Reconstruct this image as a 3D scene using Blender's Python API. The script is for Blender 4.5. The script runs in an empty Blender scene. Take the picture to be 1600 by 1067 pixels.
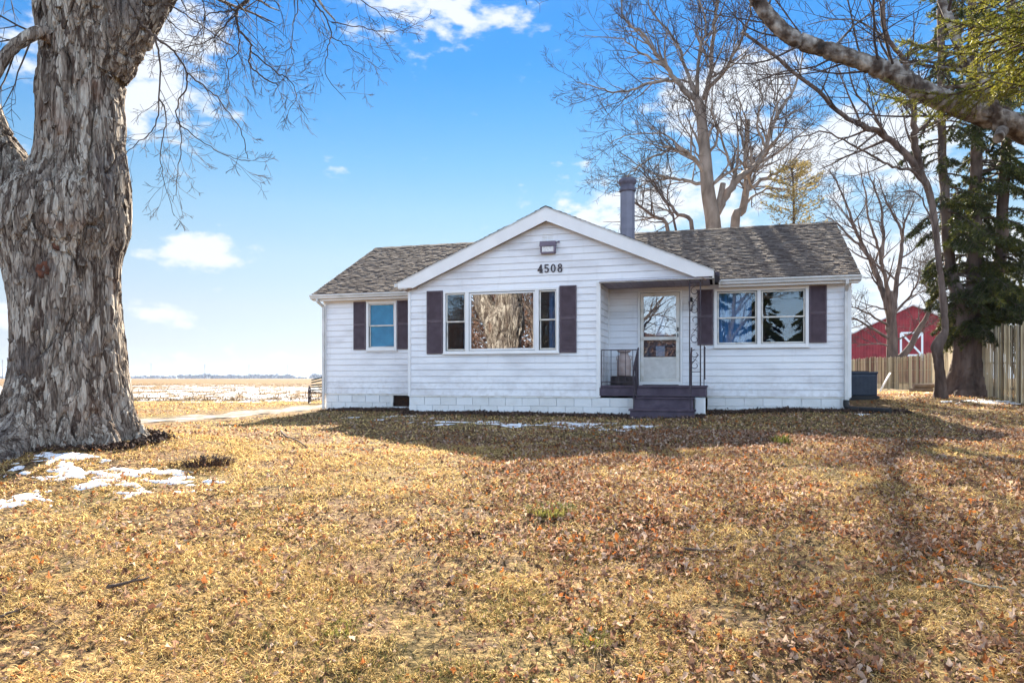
import bpy, math, random
import numpy as np
from mathutils import Vector, Matrix, noise as mn
rad = math.radians
sc = bpy.context.scene
C = sc.collection
random.seed(7)
rng = np.random.default_rng(11)

# ------------------------------------------------------------------ camera
F = 1120.0; YH = 591.0; ZE = 0.68
cd = bpy.data.cameras.new('camera'); cam = bpy.data.objects.new('camera', cd); C.objects.link(cam)
cam.location = (0, 0, ZE); cam.rotation_euler = (rad(90), 0, 0)
cd.sensor_width = 36; cd.lens = F / 1600 * 36; cd.shift_y = (YH - 533.5) / 1600
cd.clip_start = 0.05; cd.clip_end = 9000
sc.camera = cam

# ------------------------------------------------------------------ sun, sky, exposure
SUN_AZ = 6.5      # degrees right of straight ahead
SUN_EL = 31.5
sc.view_settings.view_transform = 'Standard'
sc.view_settings.look = 'None'
sc.view_settings.gamma = 1
sc.view_settings.exposure = 2.32
sd = bpy.data.lights.new('sun', 'SUN'); so = bpy.data.objects.new('sun', sd); C.objects.link(so)
sd.energy = 5.0; sd.angle = rad(0.5); sd.color = (1.0, 0.90, 0.74)
sdir = Vector((math.sin(rad(SUN_AZ)) * math.cos(rad(SUN_EL)), math.cos(rad(SUN_AZ)) * math.cos(rad(SUN_EL)), math.sin(rad(SUN_EL))))
so.rotation_euler = sdir.to_track_quat('Z', 'Y').to_euler()
so.location = (0, 0, 30)

w = bpy.data.worlds.new("World"); sc.world = w; w.use_nodes = True
nt = w.node_tree; nt.nodes.clear()
def N(nt, t, **k):
    n = nt.nodes.new(t)
    for a, b in k.items(): setattr(n, a, b)
    return n
def math_n(nt, op, a, b=None, c=None, clamp=False):
    n = nt.nodes.new('ShaderNodeMath'); n.operation = op; n.use_clamp = clamp
    for i, x in enumerate((a, b, c)):
        if x is None: continue
        if isinstance(x, (int, float)): n.inputs[i].default_value = x
        else: nt.links.new(x, n.inputs[i])
    return n.outputs[0]
def mixc(nt, fac, a, b, mode='MIX'):
    n = nt.nodes.new('ShaderNodeMix'); n.data_type = 'RGBA'; n.blend_type = mode
    for s, x in ((n.inputs[0], fac), (n.inputs[6], a), (n.inputs[7], b)):
        if isinstance(x, (int, float)): s.default_value = x
        elif isinstance(x, tuple): s.default_value = (*x[:3], 1)
        else: nt.links.new(x, s)
    return n.outputs[2]
def ramp(nt, fac, stops, interp='LINEAR'):
    n = nt.nodes.new('ShaderNodeValToRGB'); n.color_ramp.interpolation = interp
    e = n.color_ramp.elements
    while len(e) < len(stops): e.new(0.5)
    for k, (p, col) in enumerate(stops):
        e[k].position = p; e[k].color = (*col, 1) if isinstance(col, tuple) else (col, col, col, 1)
    if fac is not None: nt.links.new(fac, n.inputs[0])
    return n.outputs[0]

sky = N(nt, 'ShaderNodeTexSky', sky_type='NISHITA', sun_disc=False)
sky.sun_elevation = rad(SUN_EL); sky.sun_rotation = rad(SUN_AZ)
sky.air_density = 1.0; sky.dust_density = 0.0; sky.ozone_density = 2.0; sky.altitude = 200
tc = N(nt, 'ShaderNodeTexCoord')
sep = N(nt, 'ShaderNodeSeparateXYZ'); nt.links.new(tc.outputs['Generated'], sep.inputs[0])
dx, dy, dz = sep.outputs
hl = math_n(nt, 'SQRT', math_n(nt, 'ADD', math_n(nt, 'MULTIPLY', dx, dx), math_n(nt, 'MULTIPLY', dy, dy)))
el = math_n(nt, 'DIVIDE', dz, math_n(nt, 'MAXIMUM', hl, 0.01))           # tan of elevation
az = math_n(nt, 'ARCTAN2', dx, dy)                                       # 0 ahead, + to the right
# the clear air deepens towards the zenith and pales to the horizon
tone = ramp(nt, math_n(nt, 'MULTIPLY', el, 1.0, clamp=True), [(0.009, (.311, .362, .565)), (.043, (.388, .371, .466)), (.094, (.503, .432, .436)), (.162, (.569, .512, .464)), (.23, (.525, .554, .516)), (.298, (.40, .545, .573)), (.366, (.29, .515, .63)), (.434, (.20, .485, .686)), (.5, (.18, .48, .71)), (.72, (.4, .6, .8)), (1.0, (.6, .7, .8))])
skyc = mixc(nt, 1.0, sky.outputs[0], tone, 'MULTIPLY')
# clouds: soft banks at fixed directions of the sky, broken up by noise
mp = N(nt, 'ShaderNodeCombineXYZ'); nt.links.new(az, mp.inputs[0]); nt.links.new(math_n(nt, 'MULTIPLY', el, 1.7), mp.inputs[1])
n1 = N(nt, 'ShaderNodeTexNoise'); n1.inputs['Scale'].default_value = 11; n1.inputs['Detail'].default_value = 9; n1.inputs['Roughness'].default_value = 0.58
nt.links.new(mp.outputs[0], n1.inputs['Vector'])
n2 = N(nt, 'ShaderNodeTexNoise'); n2.inputs['Scale'].default_value = 3.1; n2.inputs['Detail'].default_value = 6
nt.links.new(mp.outputs[0], n2.inputs['Vector'])
def cdir(px, py): return math.atan((px - 800) / F), (YH - py) / math.hypot(F, px - 800)
tot = None
for px, py, wx, wy, s in [(250, 90, 75, 130, 1.05), (300, 396, 74, 23, 1.15), (255, 497, 48, 18, 0.85), (690, 15, 150, 62, 0.85), (1150, 150, 120, 65, 1.1),
                          (1340, 235, 170, 65, 1.2), (1440, 400, 200, 70, 1.1), (1010, 330, 160, 60, 0.95), (1540, 480, 200, 90, 1.05), (60, 60, 130, 120, 0.5),
                          (420, 565, 330, 20, 0.5), (40, 495, 90, 22, 0.7), (530, 270, 50, 40, 0.35), (1250, 420, 200, 70, 0.5)]:
    a0, e0 = cdir(px, py)
    u = math_n(nt, 'MULTIPLY', math_n(nt, 'SUBTRACT', az, a0), F / wx)
    v = math_n(nt, 'MULTIPLY', math_n(nt, 'SUBTRACT', el, e0), F / wy)
    d = math_n(nt, 'ADD', math_n(nt, 'MULTIPLY', u, u), math_n(nt, 'MULTIPLY', v, v))
    g = math_n(nt, 'MULTIPLY', math_n(nt, 'POWER', 2.0, math_n(nt, 'MULTIPLY', d, -1.0)), s)
    tot = g if tot is None else math_n(nt, 'MAXIMUM', tot, g)
# more unseen banks, by noise, thickened as white fill for the house front
tot = math_n(nt, 'MAXIMUM', tot, math_n(nt, 'MULTIPLY', math_n(nt, 'SUBTRACT', math_n(nt, 'ABSOLUTE', az), 1.0, clamp=True), math_n(nt, 'MULTIPLY', math_n(nt, 'SUBTRACT', el, 0.30, clamp=True), math_n(nt, 'MULTIPLY', math_n(nt, 'SUBTRACT', n2.outputs[0], 0.38, clamp=True), 30))))
cl = math_n(nt, 'ADD', tot, math_n(nt, 'MULTIPLY', math_n(nt, 'SUBTRACT', n1.outputs[0], 0.5), 2.1))
n4 = N(nt, 'ShaderNodeTexNoise'); n4.inputs['Scale'].default_value = 34; n4.inputs['Detail'].default_value = 8; nt.links.new(mp.outputs[0], n4.inputs['Vector'])
cl = math_n(nt, 'ADD', cl, math_n(nt, 'MULTIPLY', math_n(nt, 'SUBTRACT', n4.outputs[0], 0.5), 1.5))
clm = N(nt, 'ShaderNodeMapRange', interpolation_type='SMOOTHSTEP'); nt.links.new(cl, clm.inputs[0])
clm.inputs[1].default_value = 0.42; clm.inputs[2].default_value = 1.0
clf = math_n(nt, 'MULTIPLY', clm.outputs[0], 0.93)
SKYS = 0.0475
cloudcol = (0.20 / SKYS, 0.21 / SKYS, 0.225 / SKYS)
fin = mixc(nt, clf, skyc, cloudcol)
# sky opposite the sun brightened low down, added fill for the shaded house front
opp = N(nt, 'ShaderNodeMapRange', interpolation_type='SMOOTHSTEP'); nt.links.new(math_n(nt, 'ABSOLUTE', az), opp.inputs[0]); opp.inputs[1].default_value = 1.1; opp.inputs[2].default_value = 2.4
opp.inputs[3].default_value = 0.0; opp.inputs[4].default_value = 1.0
low = N(nt, 'ShaderNodeMapRange', interpolation_type='SMOOTHSTEP'); nt.links.new(el, low.inputs[0]); low.inputs[1].default_value = .18; low.inputs[2].default_value = .75; low.inputs[3].default_value = 4.3; low.inputs[4].default_value = .25
ov = N(nt, 'ShaderNodeVectorMath', operation='SCALE'); nt.links.new(fin, ov.inputs[0]); nt.links.new(math_n(nt, 'ADD', 1.0, math_n(nt, 'MULTIPLY', opp.outputs[0], low.outputs[0])), ov.inputs['Scale']); fin = ov.outputs[0]
for nd in nt.nodes:
    if nd.type == 'MIX': nd.clamp_result = False
bg = N(nt, 'ShaderNodeBackground'); bg.inputs[1].default_value = SKYS
nt.links.new(fin, bg.inputs[0]); out = N(nt, 'ShaderNodeOutputWorld'); nt.links.new(bg.outputs[0], out.inputs[0])
sc.cycles.max_bounces = 8; sc.cycles.diffuse_bounces = 3; sc.cycles.transparent_max_bounces = 12
sc.cycles.use_denoising = True

# ------------------------------------------------------------------ coordinates
TH = math.atan(0.295); CT, ST = math.cos(TH), math.sin(TH)
def W(u, v): return (u * CT + v * ST, -u * ST + v * CT)            # house axes -> world
def at(px, py, Y): return Vector(((px - 800) / F * Y, Y, ZE + (YH - py) / F * Y))
_ky = np.array([-60, -8, 0, 2, 3, 4, 5, 7, 9, 12, 15, 17, 20, 60]); _kz = np.array([-1.25, -1.25, -1.2, -1.05, -.9, -.76, -.62, -.39, -.255, -.19, -.175, -.15, -.09, 0])
_wv = [(rng.uniform(0, 6.28), rng.uniform(2.5, 16), rng.uniform(0, 6.28)) for _ in range(26)]
MAP = (-5.36, 8.75)
def G(X, Y, fine=True):
    X = np.asarray(X, float); Y = np.asarray(Y, float)
    z = sum(np.interp(Y + o, _ky, _kz) for o in (-1.2, -.6, 0, .6, 1.2)) / 5
    s = lambda t: np.clip(t, 0, 1) ** 2 * (3 - 2 * np.clip(t, 0, 1))
    z = z - .09 * s((-X - 1) / 5) * s((Y - 11) / 4) * (1 - s((Y - 26) / 10))
    z = z + .12 * s((X - 3) / 4) * s((Y - 12) / 3) + .14 * s((X - 7) / 3) * s((Y - 15) / 5) * (1 - s((Y - 26) / 12))
    z = z + .30 * np.exp(-((X - MAP[0]) ** 2 + (Y - MAP[1]) ** 2) / 1.5 ** 2)
    if fine:
        for a, k, p in _wv: z = z + (.011 / k ** .8) * np.sin(k * (X * math.cos(a) + Y * math.sin(a)) + p) * np.clip(60 / (np.abs(Y) + 30), 0, 1)
    return z
def g1(x, y): return float(G(x, y))
def vnoise(X, Y, scale, seed):      # smooth value noise on arrays, 0..1
    r = np.random.default_rng(seed).random((64, 64)); x = X * scale + 1000; y = Y * scale + 1000
    xi = np.floor(x).astype(int); yi = np.floor(y).astype(int); fx = x - xi; fy = y - yi
    fx = fx * fx * (3 - 2 * fx); fy = fy * fy * (3 - 2 * fy)
    a = r[xi % 64, yi % 64]; b = r[(xi + 1) % 64, yi % 64]; c = r[xi % 64, (yi + 1) % 64]; d = r[(xi + 1) % 64, (yi + 1) % 64]
    return (a * (1 - fx) + b * fx) * (1 - fy) + (c * (1 - fx) + d * fx) * fy
def fnoise(X, Y, scale, seed, o=4):
    t = 0; amp = .5; tt = 0
    for k in range(o): t = t + amp * vnoise(X, Y, scale * 2 ** k, seed + k); tt += amp; amp *= .55
    return t / tt

# ------------------------------------------------------------------ materials
MATS = {}
def mat(name, cols, rough=.7, scale=3.0, bump=0, bscale=30, island=0, spec=.3, metal=0, stretch=None, transl=0, detail=6):
    """procedural: a ramp over noise (and, for loose things, over a random value per piece)"""
    m = bpy.data.materials.new(name); m.use_nodes = True; t = m.node_tree; b = t.nodes['Principled BSDF']
    co = t.nodes.new('ShaderNodeTexCoord').outputs['Object']
    if stretch:
        mpn = t.nodes.new('ShaderNodeMapping'); mpn.inputs['Scale'].default_value = stretch; t.links.new(co, mpn.inputs[0]); co = mpn.outputs[0]
    nz = t.nodes.new('ShaderNodeTexNoise'); nz.inputs['Scale'].default_value = scale; nz.inputs['Detail'].default_value = detail; t.links.new(co, nz.inputs['Vector'])
    fac = nz.outputs[0]
    if island:
        ge = t.nodes.new('ShaderNodeNewGeometry')
        fac = math_n(t, 'ADD', math_n(t, 'MULTIPLY', ge.outputs['Random Per Island'], island), math_n(t, 'MULTIPLY', fac, 1 - island))
    n = len(cols); lo, hi = (.30, .70) if not island else (.15, .85)
    if island == 1: lo, hi = 0, 1
    col = ramp(t, fac, [(lo + (hi - lo) * k / max(1, n - 1), c) for k, c in enumerate(cols)])
    t.links.new(col, b.inputs['Base Color'])
    b.inputs['Roughness'].default_value = rough; b.inputs['Specular IOR Level'].default_value = spec; b.inputs['Metallic'].default_value = metal
    if bump:
        bn = t.nodes.new('ShaderNodeTexNoise'); bn.inputs['Scale'].default_value = bscale; bn.inputs['Detail'].default_value = 5; t.links.new(co, bn.inputs['Vector'])
        bu = t.nodes.new('ShaderNodeBump'); bu.inputs['Strength'].default_value = bump; bu.inputs['Distance'].default_value = .02
        t.links.new(bn.outputs[0], bu.inputs['Height']); t.links.new(bu.outputs[0], b.inputs['Normal'])
    if transl:
        tr = t.nodes.new('ShaderNodeBsdfTranslucent'); t.links.new(col, tr.inputs[0]); mx = t.nodes.new('ShaderNodeMixShader'); mx.inputs[0].default_value = transl
        t.links.new(b.outputs[0], mx.inputs[1]); t.links.new(tr.outputs[0], mx.inputs[2]); t.links.new(mx.outputs[0], t.nodes['Material Output'].inputs[0])
    m['col'] = True
    MATS[name] = m
    return m
mat('siding', [(.62, .61, .63), (.75, .75, .78), (.79, .79, .81)], .5, 1.1, .08, 8, stretch=(1, 1, 3))
def grime_and_lap_shade():
    m = MATS['siding']; t = m.node_tree; b = t.nodes['Principled BSDF']; l = b.inputs['Base Color'].links[0]; col = l.from_socket
    co = t.nodes.new('ShaderNodeTexCoord').outputs['Object']; sp = t.nodes.new('ShaderNodeSeparateXYZ'); t.links.new(co, sp.inputs[0])
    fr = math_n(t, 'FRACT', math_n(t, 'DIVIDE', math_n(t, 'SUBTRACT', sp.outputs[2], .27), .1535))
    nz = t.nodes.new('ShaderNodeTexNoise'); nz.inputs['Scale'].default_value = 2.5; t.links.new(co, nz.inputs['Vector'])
    k = math_n(t, 'MULTIPLY', math_n(t, 'LESS_THAN', fr, .05), math_n(t, 'ADD', .35, math_n(t, 'MULTIPLY', nz.outputs[0], .7), clamp=True))  # grime line on every lap, the lap shadow painted in with it
    st = t.nodes.new('ShaderNodeMapping'); st.inputs['Scale'].default_value = (5, 5, .7); t.links.new(co, st.inputs[0]); n5 = t.nodes.new('ShaderNodeTexNoise'); n5.inputs['Scale'].default_value = 1.6; n5.inputs['Detail'].default_value = 7; t.links.new(st.outputs[0], n5.inputs['Vector'])
    col = mixc(t, ramp(t, n5.outputs[0], [(.58, 0.0), (.76, .2)]), col, (.46, .43, .42))
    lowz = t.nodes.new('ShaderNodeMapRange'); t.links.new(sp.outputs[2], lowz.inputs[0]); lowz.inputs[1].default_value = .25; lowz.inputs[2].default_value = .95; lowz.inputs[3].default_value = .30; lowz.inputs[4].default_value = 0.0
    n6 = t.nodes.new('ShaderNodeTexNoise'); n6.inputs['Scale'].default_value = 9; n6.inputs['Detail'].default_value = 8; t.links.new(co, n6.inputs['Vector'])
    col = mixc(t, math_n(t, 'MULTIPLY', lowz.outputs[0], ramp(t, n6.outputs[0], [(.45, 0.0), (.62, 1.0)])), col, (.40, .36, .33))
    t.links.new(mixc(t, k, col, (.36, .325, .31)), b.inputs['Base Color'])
grime_and_lap_shade()
mat('trim', [(.70, .69, .69), (.78, .77, .77)], .45, 2, .05, 12)
mat('old_trim', [(.48, .44, .38), (.66, .63, .58), (.72, .70, .67)], .6, 5, .2, 20)
mat('gutter', [(.50, .49, .47), (.66, .65, .64)], .5, 4, .1, 20)
mat('rust_trim', [(.22, .13, .08), (.40, .30, .24)], .8, 9)
mat('block', [(.58, .57, .55), (.72, .72, .72), (.76, .76, .77)], .75, 3.5, .5, 45, island=.3)
mat('mortar', [(.62, .62, .62), (.7, .7, .7)], .9, 9)
mat('shutter', [(.075, .05, .062), (.11, .078, .095)], .55, 6, .1, 40)
mat('plum_paint', [(.05, .035, .055), (.10, .075, .10)], .6, 5, .25, 25)
mat('iron', [(.035, .025, .035), (.06, .045, .055)], .5, 8, .2, 60)
mat('shingle', [(.045, .035, .033), (.085, .065, .058), (.12, .096, .085), (.17, .142, .124), (.09, .07, .068)], .95, 12, .7, 90, island=.5, spec=.1)
mat('flue', [(.14, .135, .175), (.20, .195, .24)], .55, 3, .05, 10)
mat('flue_cap', [(.07, .065, .09), (.12, .11, .15)], .6, 8)
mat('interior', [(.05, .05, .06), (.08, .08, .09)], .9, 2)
mat('curtain', [(.09, .15, .20), (.22, .30, .36)], .9, 2, stretch=(12, 1, .4))
mat('sky_tinted_blind', [(.02, .19, .29), (.06, .31, .42)], .8, 5)  # sky reflection in the glass painted as the blue of the slats
mat('paper', [(.72, .74, .78), (.80, .80, .82)], .9, 20)
mat('door_panel', [(.52, .50, .47), (.66, .64, .61)], .55, 7, .15, 20)
mat('black', [(.012, .012, .013), (.02, .02, .022)], .5, 5)
mat('lamp_glass', [(.55, .5, .5), (.8, .78, .76)], .2, 30, spec=.6)
mat('ac_grey', [(.035, .045, .07), (.055, .07, .10)], .45, 6)
mat('can', [(.30, .22, .20), (.42, .34, .32)], .55, 8, .2, 30)
mat('planter', [(.02, .016, .018), (.06, .045, .045)], .8, 12, .5, 30)
def bark_mat():
    m = bpy.data.materials.new('bark_maple'); m.use_nodes = True; t = m.node_tree; b = t.nodes['Principled BSDF']; b.inputs['Roughness'].default_value = .95; b.inputs['Specular IOR Level'].default_value = .08
    co = t.nodes.new('ShaderNodeTexCoord').outputs['Object']; mp_ = t.nodes.new('ShaderNodeMapping'); mp_.inputs['Scale'].default_value = (1.35, 1.35, .23); t.links.new(co, mp_.inputs[0])
    wn = t.nodes.new('ShaderNodeTexNoise'); wn.inputs['Scale'].default_value = 5; wn.inputs['Detail'].default_value = 4; t.links.new(mp_.outputs[0], wn.inputs['Vector'])
    vm = t.nodes.new('ShaderNodeVectorMath'); vm.operation = 'MULTIPLY_ADD'; vm.inputs[1].default_value = (.22, .22, .22); t.links.new(wn.outputs['Color'], vm.inputs[0]); t.links.new(mp_.outputs[0], vm.inputs[2])
    hs = []
    for sc_, wt in ((9, 1.0), (24, .5)):
        vo = t.nodes.new('ShaderNodeTexVoronoi'); vo.feature = 'DISTANCE_TO_EDGE'; vo.inputs['Scale'].default_value = sc_; t.links.new(vm.outputs[0], vo.inputs['Vector'])
        hs.append(math_n(t, 'MULTIPLY', math_n(t, 'MINIMUM', math_n(t, 'MULTIPLY', vo.outputs[0], 6), 1.0), wt * .5))
    fn = t.nodes.new('ShaderNodeTexNoise'); fn.inputs['Scale'].default_value = 40; fn.inputs['Detail'].default_value = 8; t.links.new(mp_.outputs[0], fn.inputs['Vector'])
    h = math_n(t, 'ADD', math_n(t, 'ADD', hs[0], hs[1]), math_n(t, 'MULTIPLY', fn.outputs[0], .5))
    bu = t.nodes.new('ShaderNodeBump'); bu.inputs['Strength'].default_value = 1.0; bu.inputs['Distance'].default_value = .028; t.links.new(h, bu.inputs['Height']); t.links.new(bu.outputs[0], b.inputs['Normal'])
    vc = t.nodes.new('ShaderNodeTexVoronoi'); vc.inputs['Scale'].default_value = 13; t.links.new(vm.outputs[0], vc.inputs['Vector']); sp = t.nodes.new('ShaderNodeSeparateColor'); t.links.new(vc.outputs['Color'], sp.inputs[0])
    f = math_n(t, 'ADD', math_n(t, 'MULTIPLY', sp.outputs[0], .42), math_n(t, 'MULTIPLY', fn.outputs[0], .58))
    col = ramp(t, f, [(.28, (.075, .055, .045)), (.40, (.17, .135, .11)), (.54, (.29, .245, .205)), (.72, (.48, .43, .37))])
    big = t.nodes.new('ShaderNodeTexNoise'); big.inputs['Scale'].default_value = 1.4; big.inputs['Detail'].default_value = 3; t.links.new(co, big.inputs['Vector'])
    col = mixc(t, ramp(t, big.outputs[0], [(.60, 0.0), (.72, .6)]), col, (.19, .10, .065)); col = mixc(t, ramp(t, big.outputs[0], [(.34, .5), (.44, 0.0)]), col, (.12, .11, .115))
    # strips of dark inner bark between the plates
    ve = t.nodes.new('ShaderNodeTexVoronoi'); ve.feature = 'DISTANCE_TO_EDGE'; ve.inputs['Scale'].default_value = 8; t.links.new(vm.outputs[0], ve.inputs['Vector'])
    col = mixc(t, ramp(t, ve.outputs[0], [(.012, .80), (.05, 0.0)]), col, (.045, .028, .022))
    t.links.new(col, b.inputs['Base Color']); MATS['bark_maple'] = m
bark_mat()
mat('wound', [(.03, .015, .012), (.10, .04, .025), (.17, .06, .03)], .9, 12, .8, 40)
mat('bark_grey', [(.10, .075, .06), (.20, .155, .125), (.27, .215, .18)], .9, 3, .5, 25, stretch=(1, 1, .4))
mat('bark_red', [(.045, .03, .025), (.11, .075, .06), (.18, .13, .105)], .95, 3, .8, 22, stretch=(1.6, 1.6, .4))
mat('twig', [(.045, .032, .027), (.085, .062, .052)], .9, 3)
mat('bark_pale', [(.03, .022, .018), (.09, .065, .052), (.24, .21, .185), (.44, .40, .36)], .95, 7.5, 1.0, 30, detail=9)
mat('needles', [(.010, .018, .008), (.035, .045, .014), (.095, .10, .022), (.34, .30, .04)], .6, 1.6, island=.3, transl=.3)
mat('needles_near', [(.03, .055, .015), (.12, .14, .02), (.34, .31, .04), (.22, .21, .03)], .5, 2.2, island=.3, transl=.5)
mat('yellow_leaf', [(.10, .085, .03), (.36, .27, .09), (.60, .45, .15)], .8, 1.2, island=.5, transl=.3)
mat('straw', [(.10, .062, .022), (.36, .235, .085), (.76, .54, .22), (.92, .71, .34), (.62, .42, .16)], .75, .8, island=.72, transl=.42, spec=.04)
mat('green_grass', [(.06, .075, .02), (.17, .17, .045), (.44, .36, .12)], .7, 1.5, island=.5, transl=.3, spec=.04)
mat('shade_darkened_grass', [(.035, .038, .02), (.08, .085, .042), (.17, .16, .085)], .8, 1.5, island=.6, transl=.2, spec=.03)  # dull green grass with the house shade darkened into its colour
mat('leaf', [(.055, .03, .022), (.17, .09, .055), (.32, .19, .125), (.50, .36, .27), (.60, .46, .36), (.42, .27, .17), (.27, .15, .09), (.12, .06, .045), (.50, .17, .04), (.28, .15, .10), (.38, .23, .16)], .8, 5, island=1, transl=.38, spec=.03)
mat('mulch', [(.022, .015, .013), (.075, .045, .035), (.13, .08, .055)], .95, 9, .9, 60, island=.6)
mat('snow', [(.74, .78, .85), (.84, .86, .9)], .6, 6, .5, 25)
mat('gravel', [(.10, .082, .065), (.18, .15, .125), (.34, .32, .30)], .95, 2.5, .6, 40)
mat('fence_wood', [(.08, .055, .03), (.28, .21, .115), (.60, .49, .31), (.36, .31, .22), (.16, .12, .07), (.48, .38, .22)], .9, 3, .5, 30, island=.75, stretch=(1, 1, .3), transl=.0)
mat('barn_red', [(.16, .010, .014), (.27, .018, .026), (.31, .03, .035)], .7, 1.2, .1, 10)
mat('barn_white', [(.75, .74, .74), (.8, .8, .8)], .6, 4)
mat('barn_roof', [(.45, .38, .36), (.66, .62, .62)], .7, 1)
mat('far_wood', [(.06, .06, .06), (.12, .11, .105)], 1, .1)
mat('pole_wood', [(.16, .14, .13), (.22, .2, .18)], .9, 1)
mat('dark_green', [(.008, .03, .028), (.015, .05, .045)], .5, 6)
mat('stick', [(.05, .035, .028), (.14, .10, .08)], .9, 8, .3, 40)
mat('stubble', [(.14, .095, .055), (.28, .20, .12), (.40, .31, .19)], .9, 2, island=.7)
mat('brush_far', [(.13, .07, .05), (.24, .14, .10)], 1, 1, island=.6)
mat('asphalt', [(.045, .045, .045), (.06, .06, .06)], .95, 5)

def glass_mat(name, refl, tint):
    m = bpy.data.materials.new(name); m.use_nodes = True; t = m.node_tree; t.nodes.clear()
    o = t.nodes.new('ShaderNodeOutputMaterial'); gl = t.nodes.new('ShaderNodeBsdfGlossy'); gl.inputs['Roughness'].default_value = 0.0; gl.inputs['Color'].default_value = (.95, .97, 1, 1)
    tr = t.nodes.new('ShaderNodeBsdfTransparent'); tr.inputs[0].default_value = (*tint, 1)
    co = t.nodes.new('ShaderNodeTexCoord').outputs['Object']
    nz = t.nodes.new('ShaderNodeTexNoise'); nz.inputs['Scale'].default_value = 2.2; nz.inputs['Detail'].default_value = 1; t.links.new(co, nz.inputs['Vector'])
    bu = t.nodes.new('ShaderNodeBump'); bu.inputs['Strength'].default_value = .012; bu.inputs['Distance'].default_value = .05
    t.links.new(nz.outputs[0], bu.inputs['Height']); t.links.new(bu.outputs[0], gl.inputs['Normal'])
    mx = t.nodes.new('ShaderNodeMixShader'); mx.inputs[0].default_value = refl
    t.links.new(tr.outputs[0], mx.inputs[1]); t.links.new(gl.outputs[0], mx.inputs[2]); t.links.new(mx.outputs[0], o.inputs[0])
    MATS[name] = m
glass_mat('glass', .27, (.75, .8, .85)); glass_mat('glass_side', .035, (.6, .8, .95)); glass_mat('glass_blind', .012, (.55, .9, 1)); glass_mat('glass_dim', .09, (.7, .75, .8)); glass_mat('glass_dark', .012, (.5, .5, .55))

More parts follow.
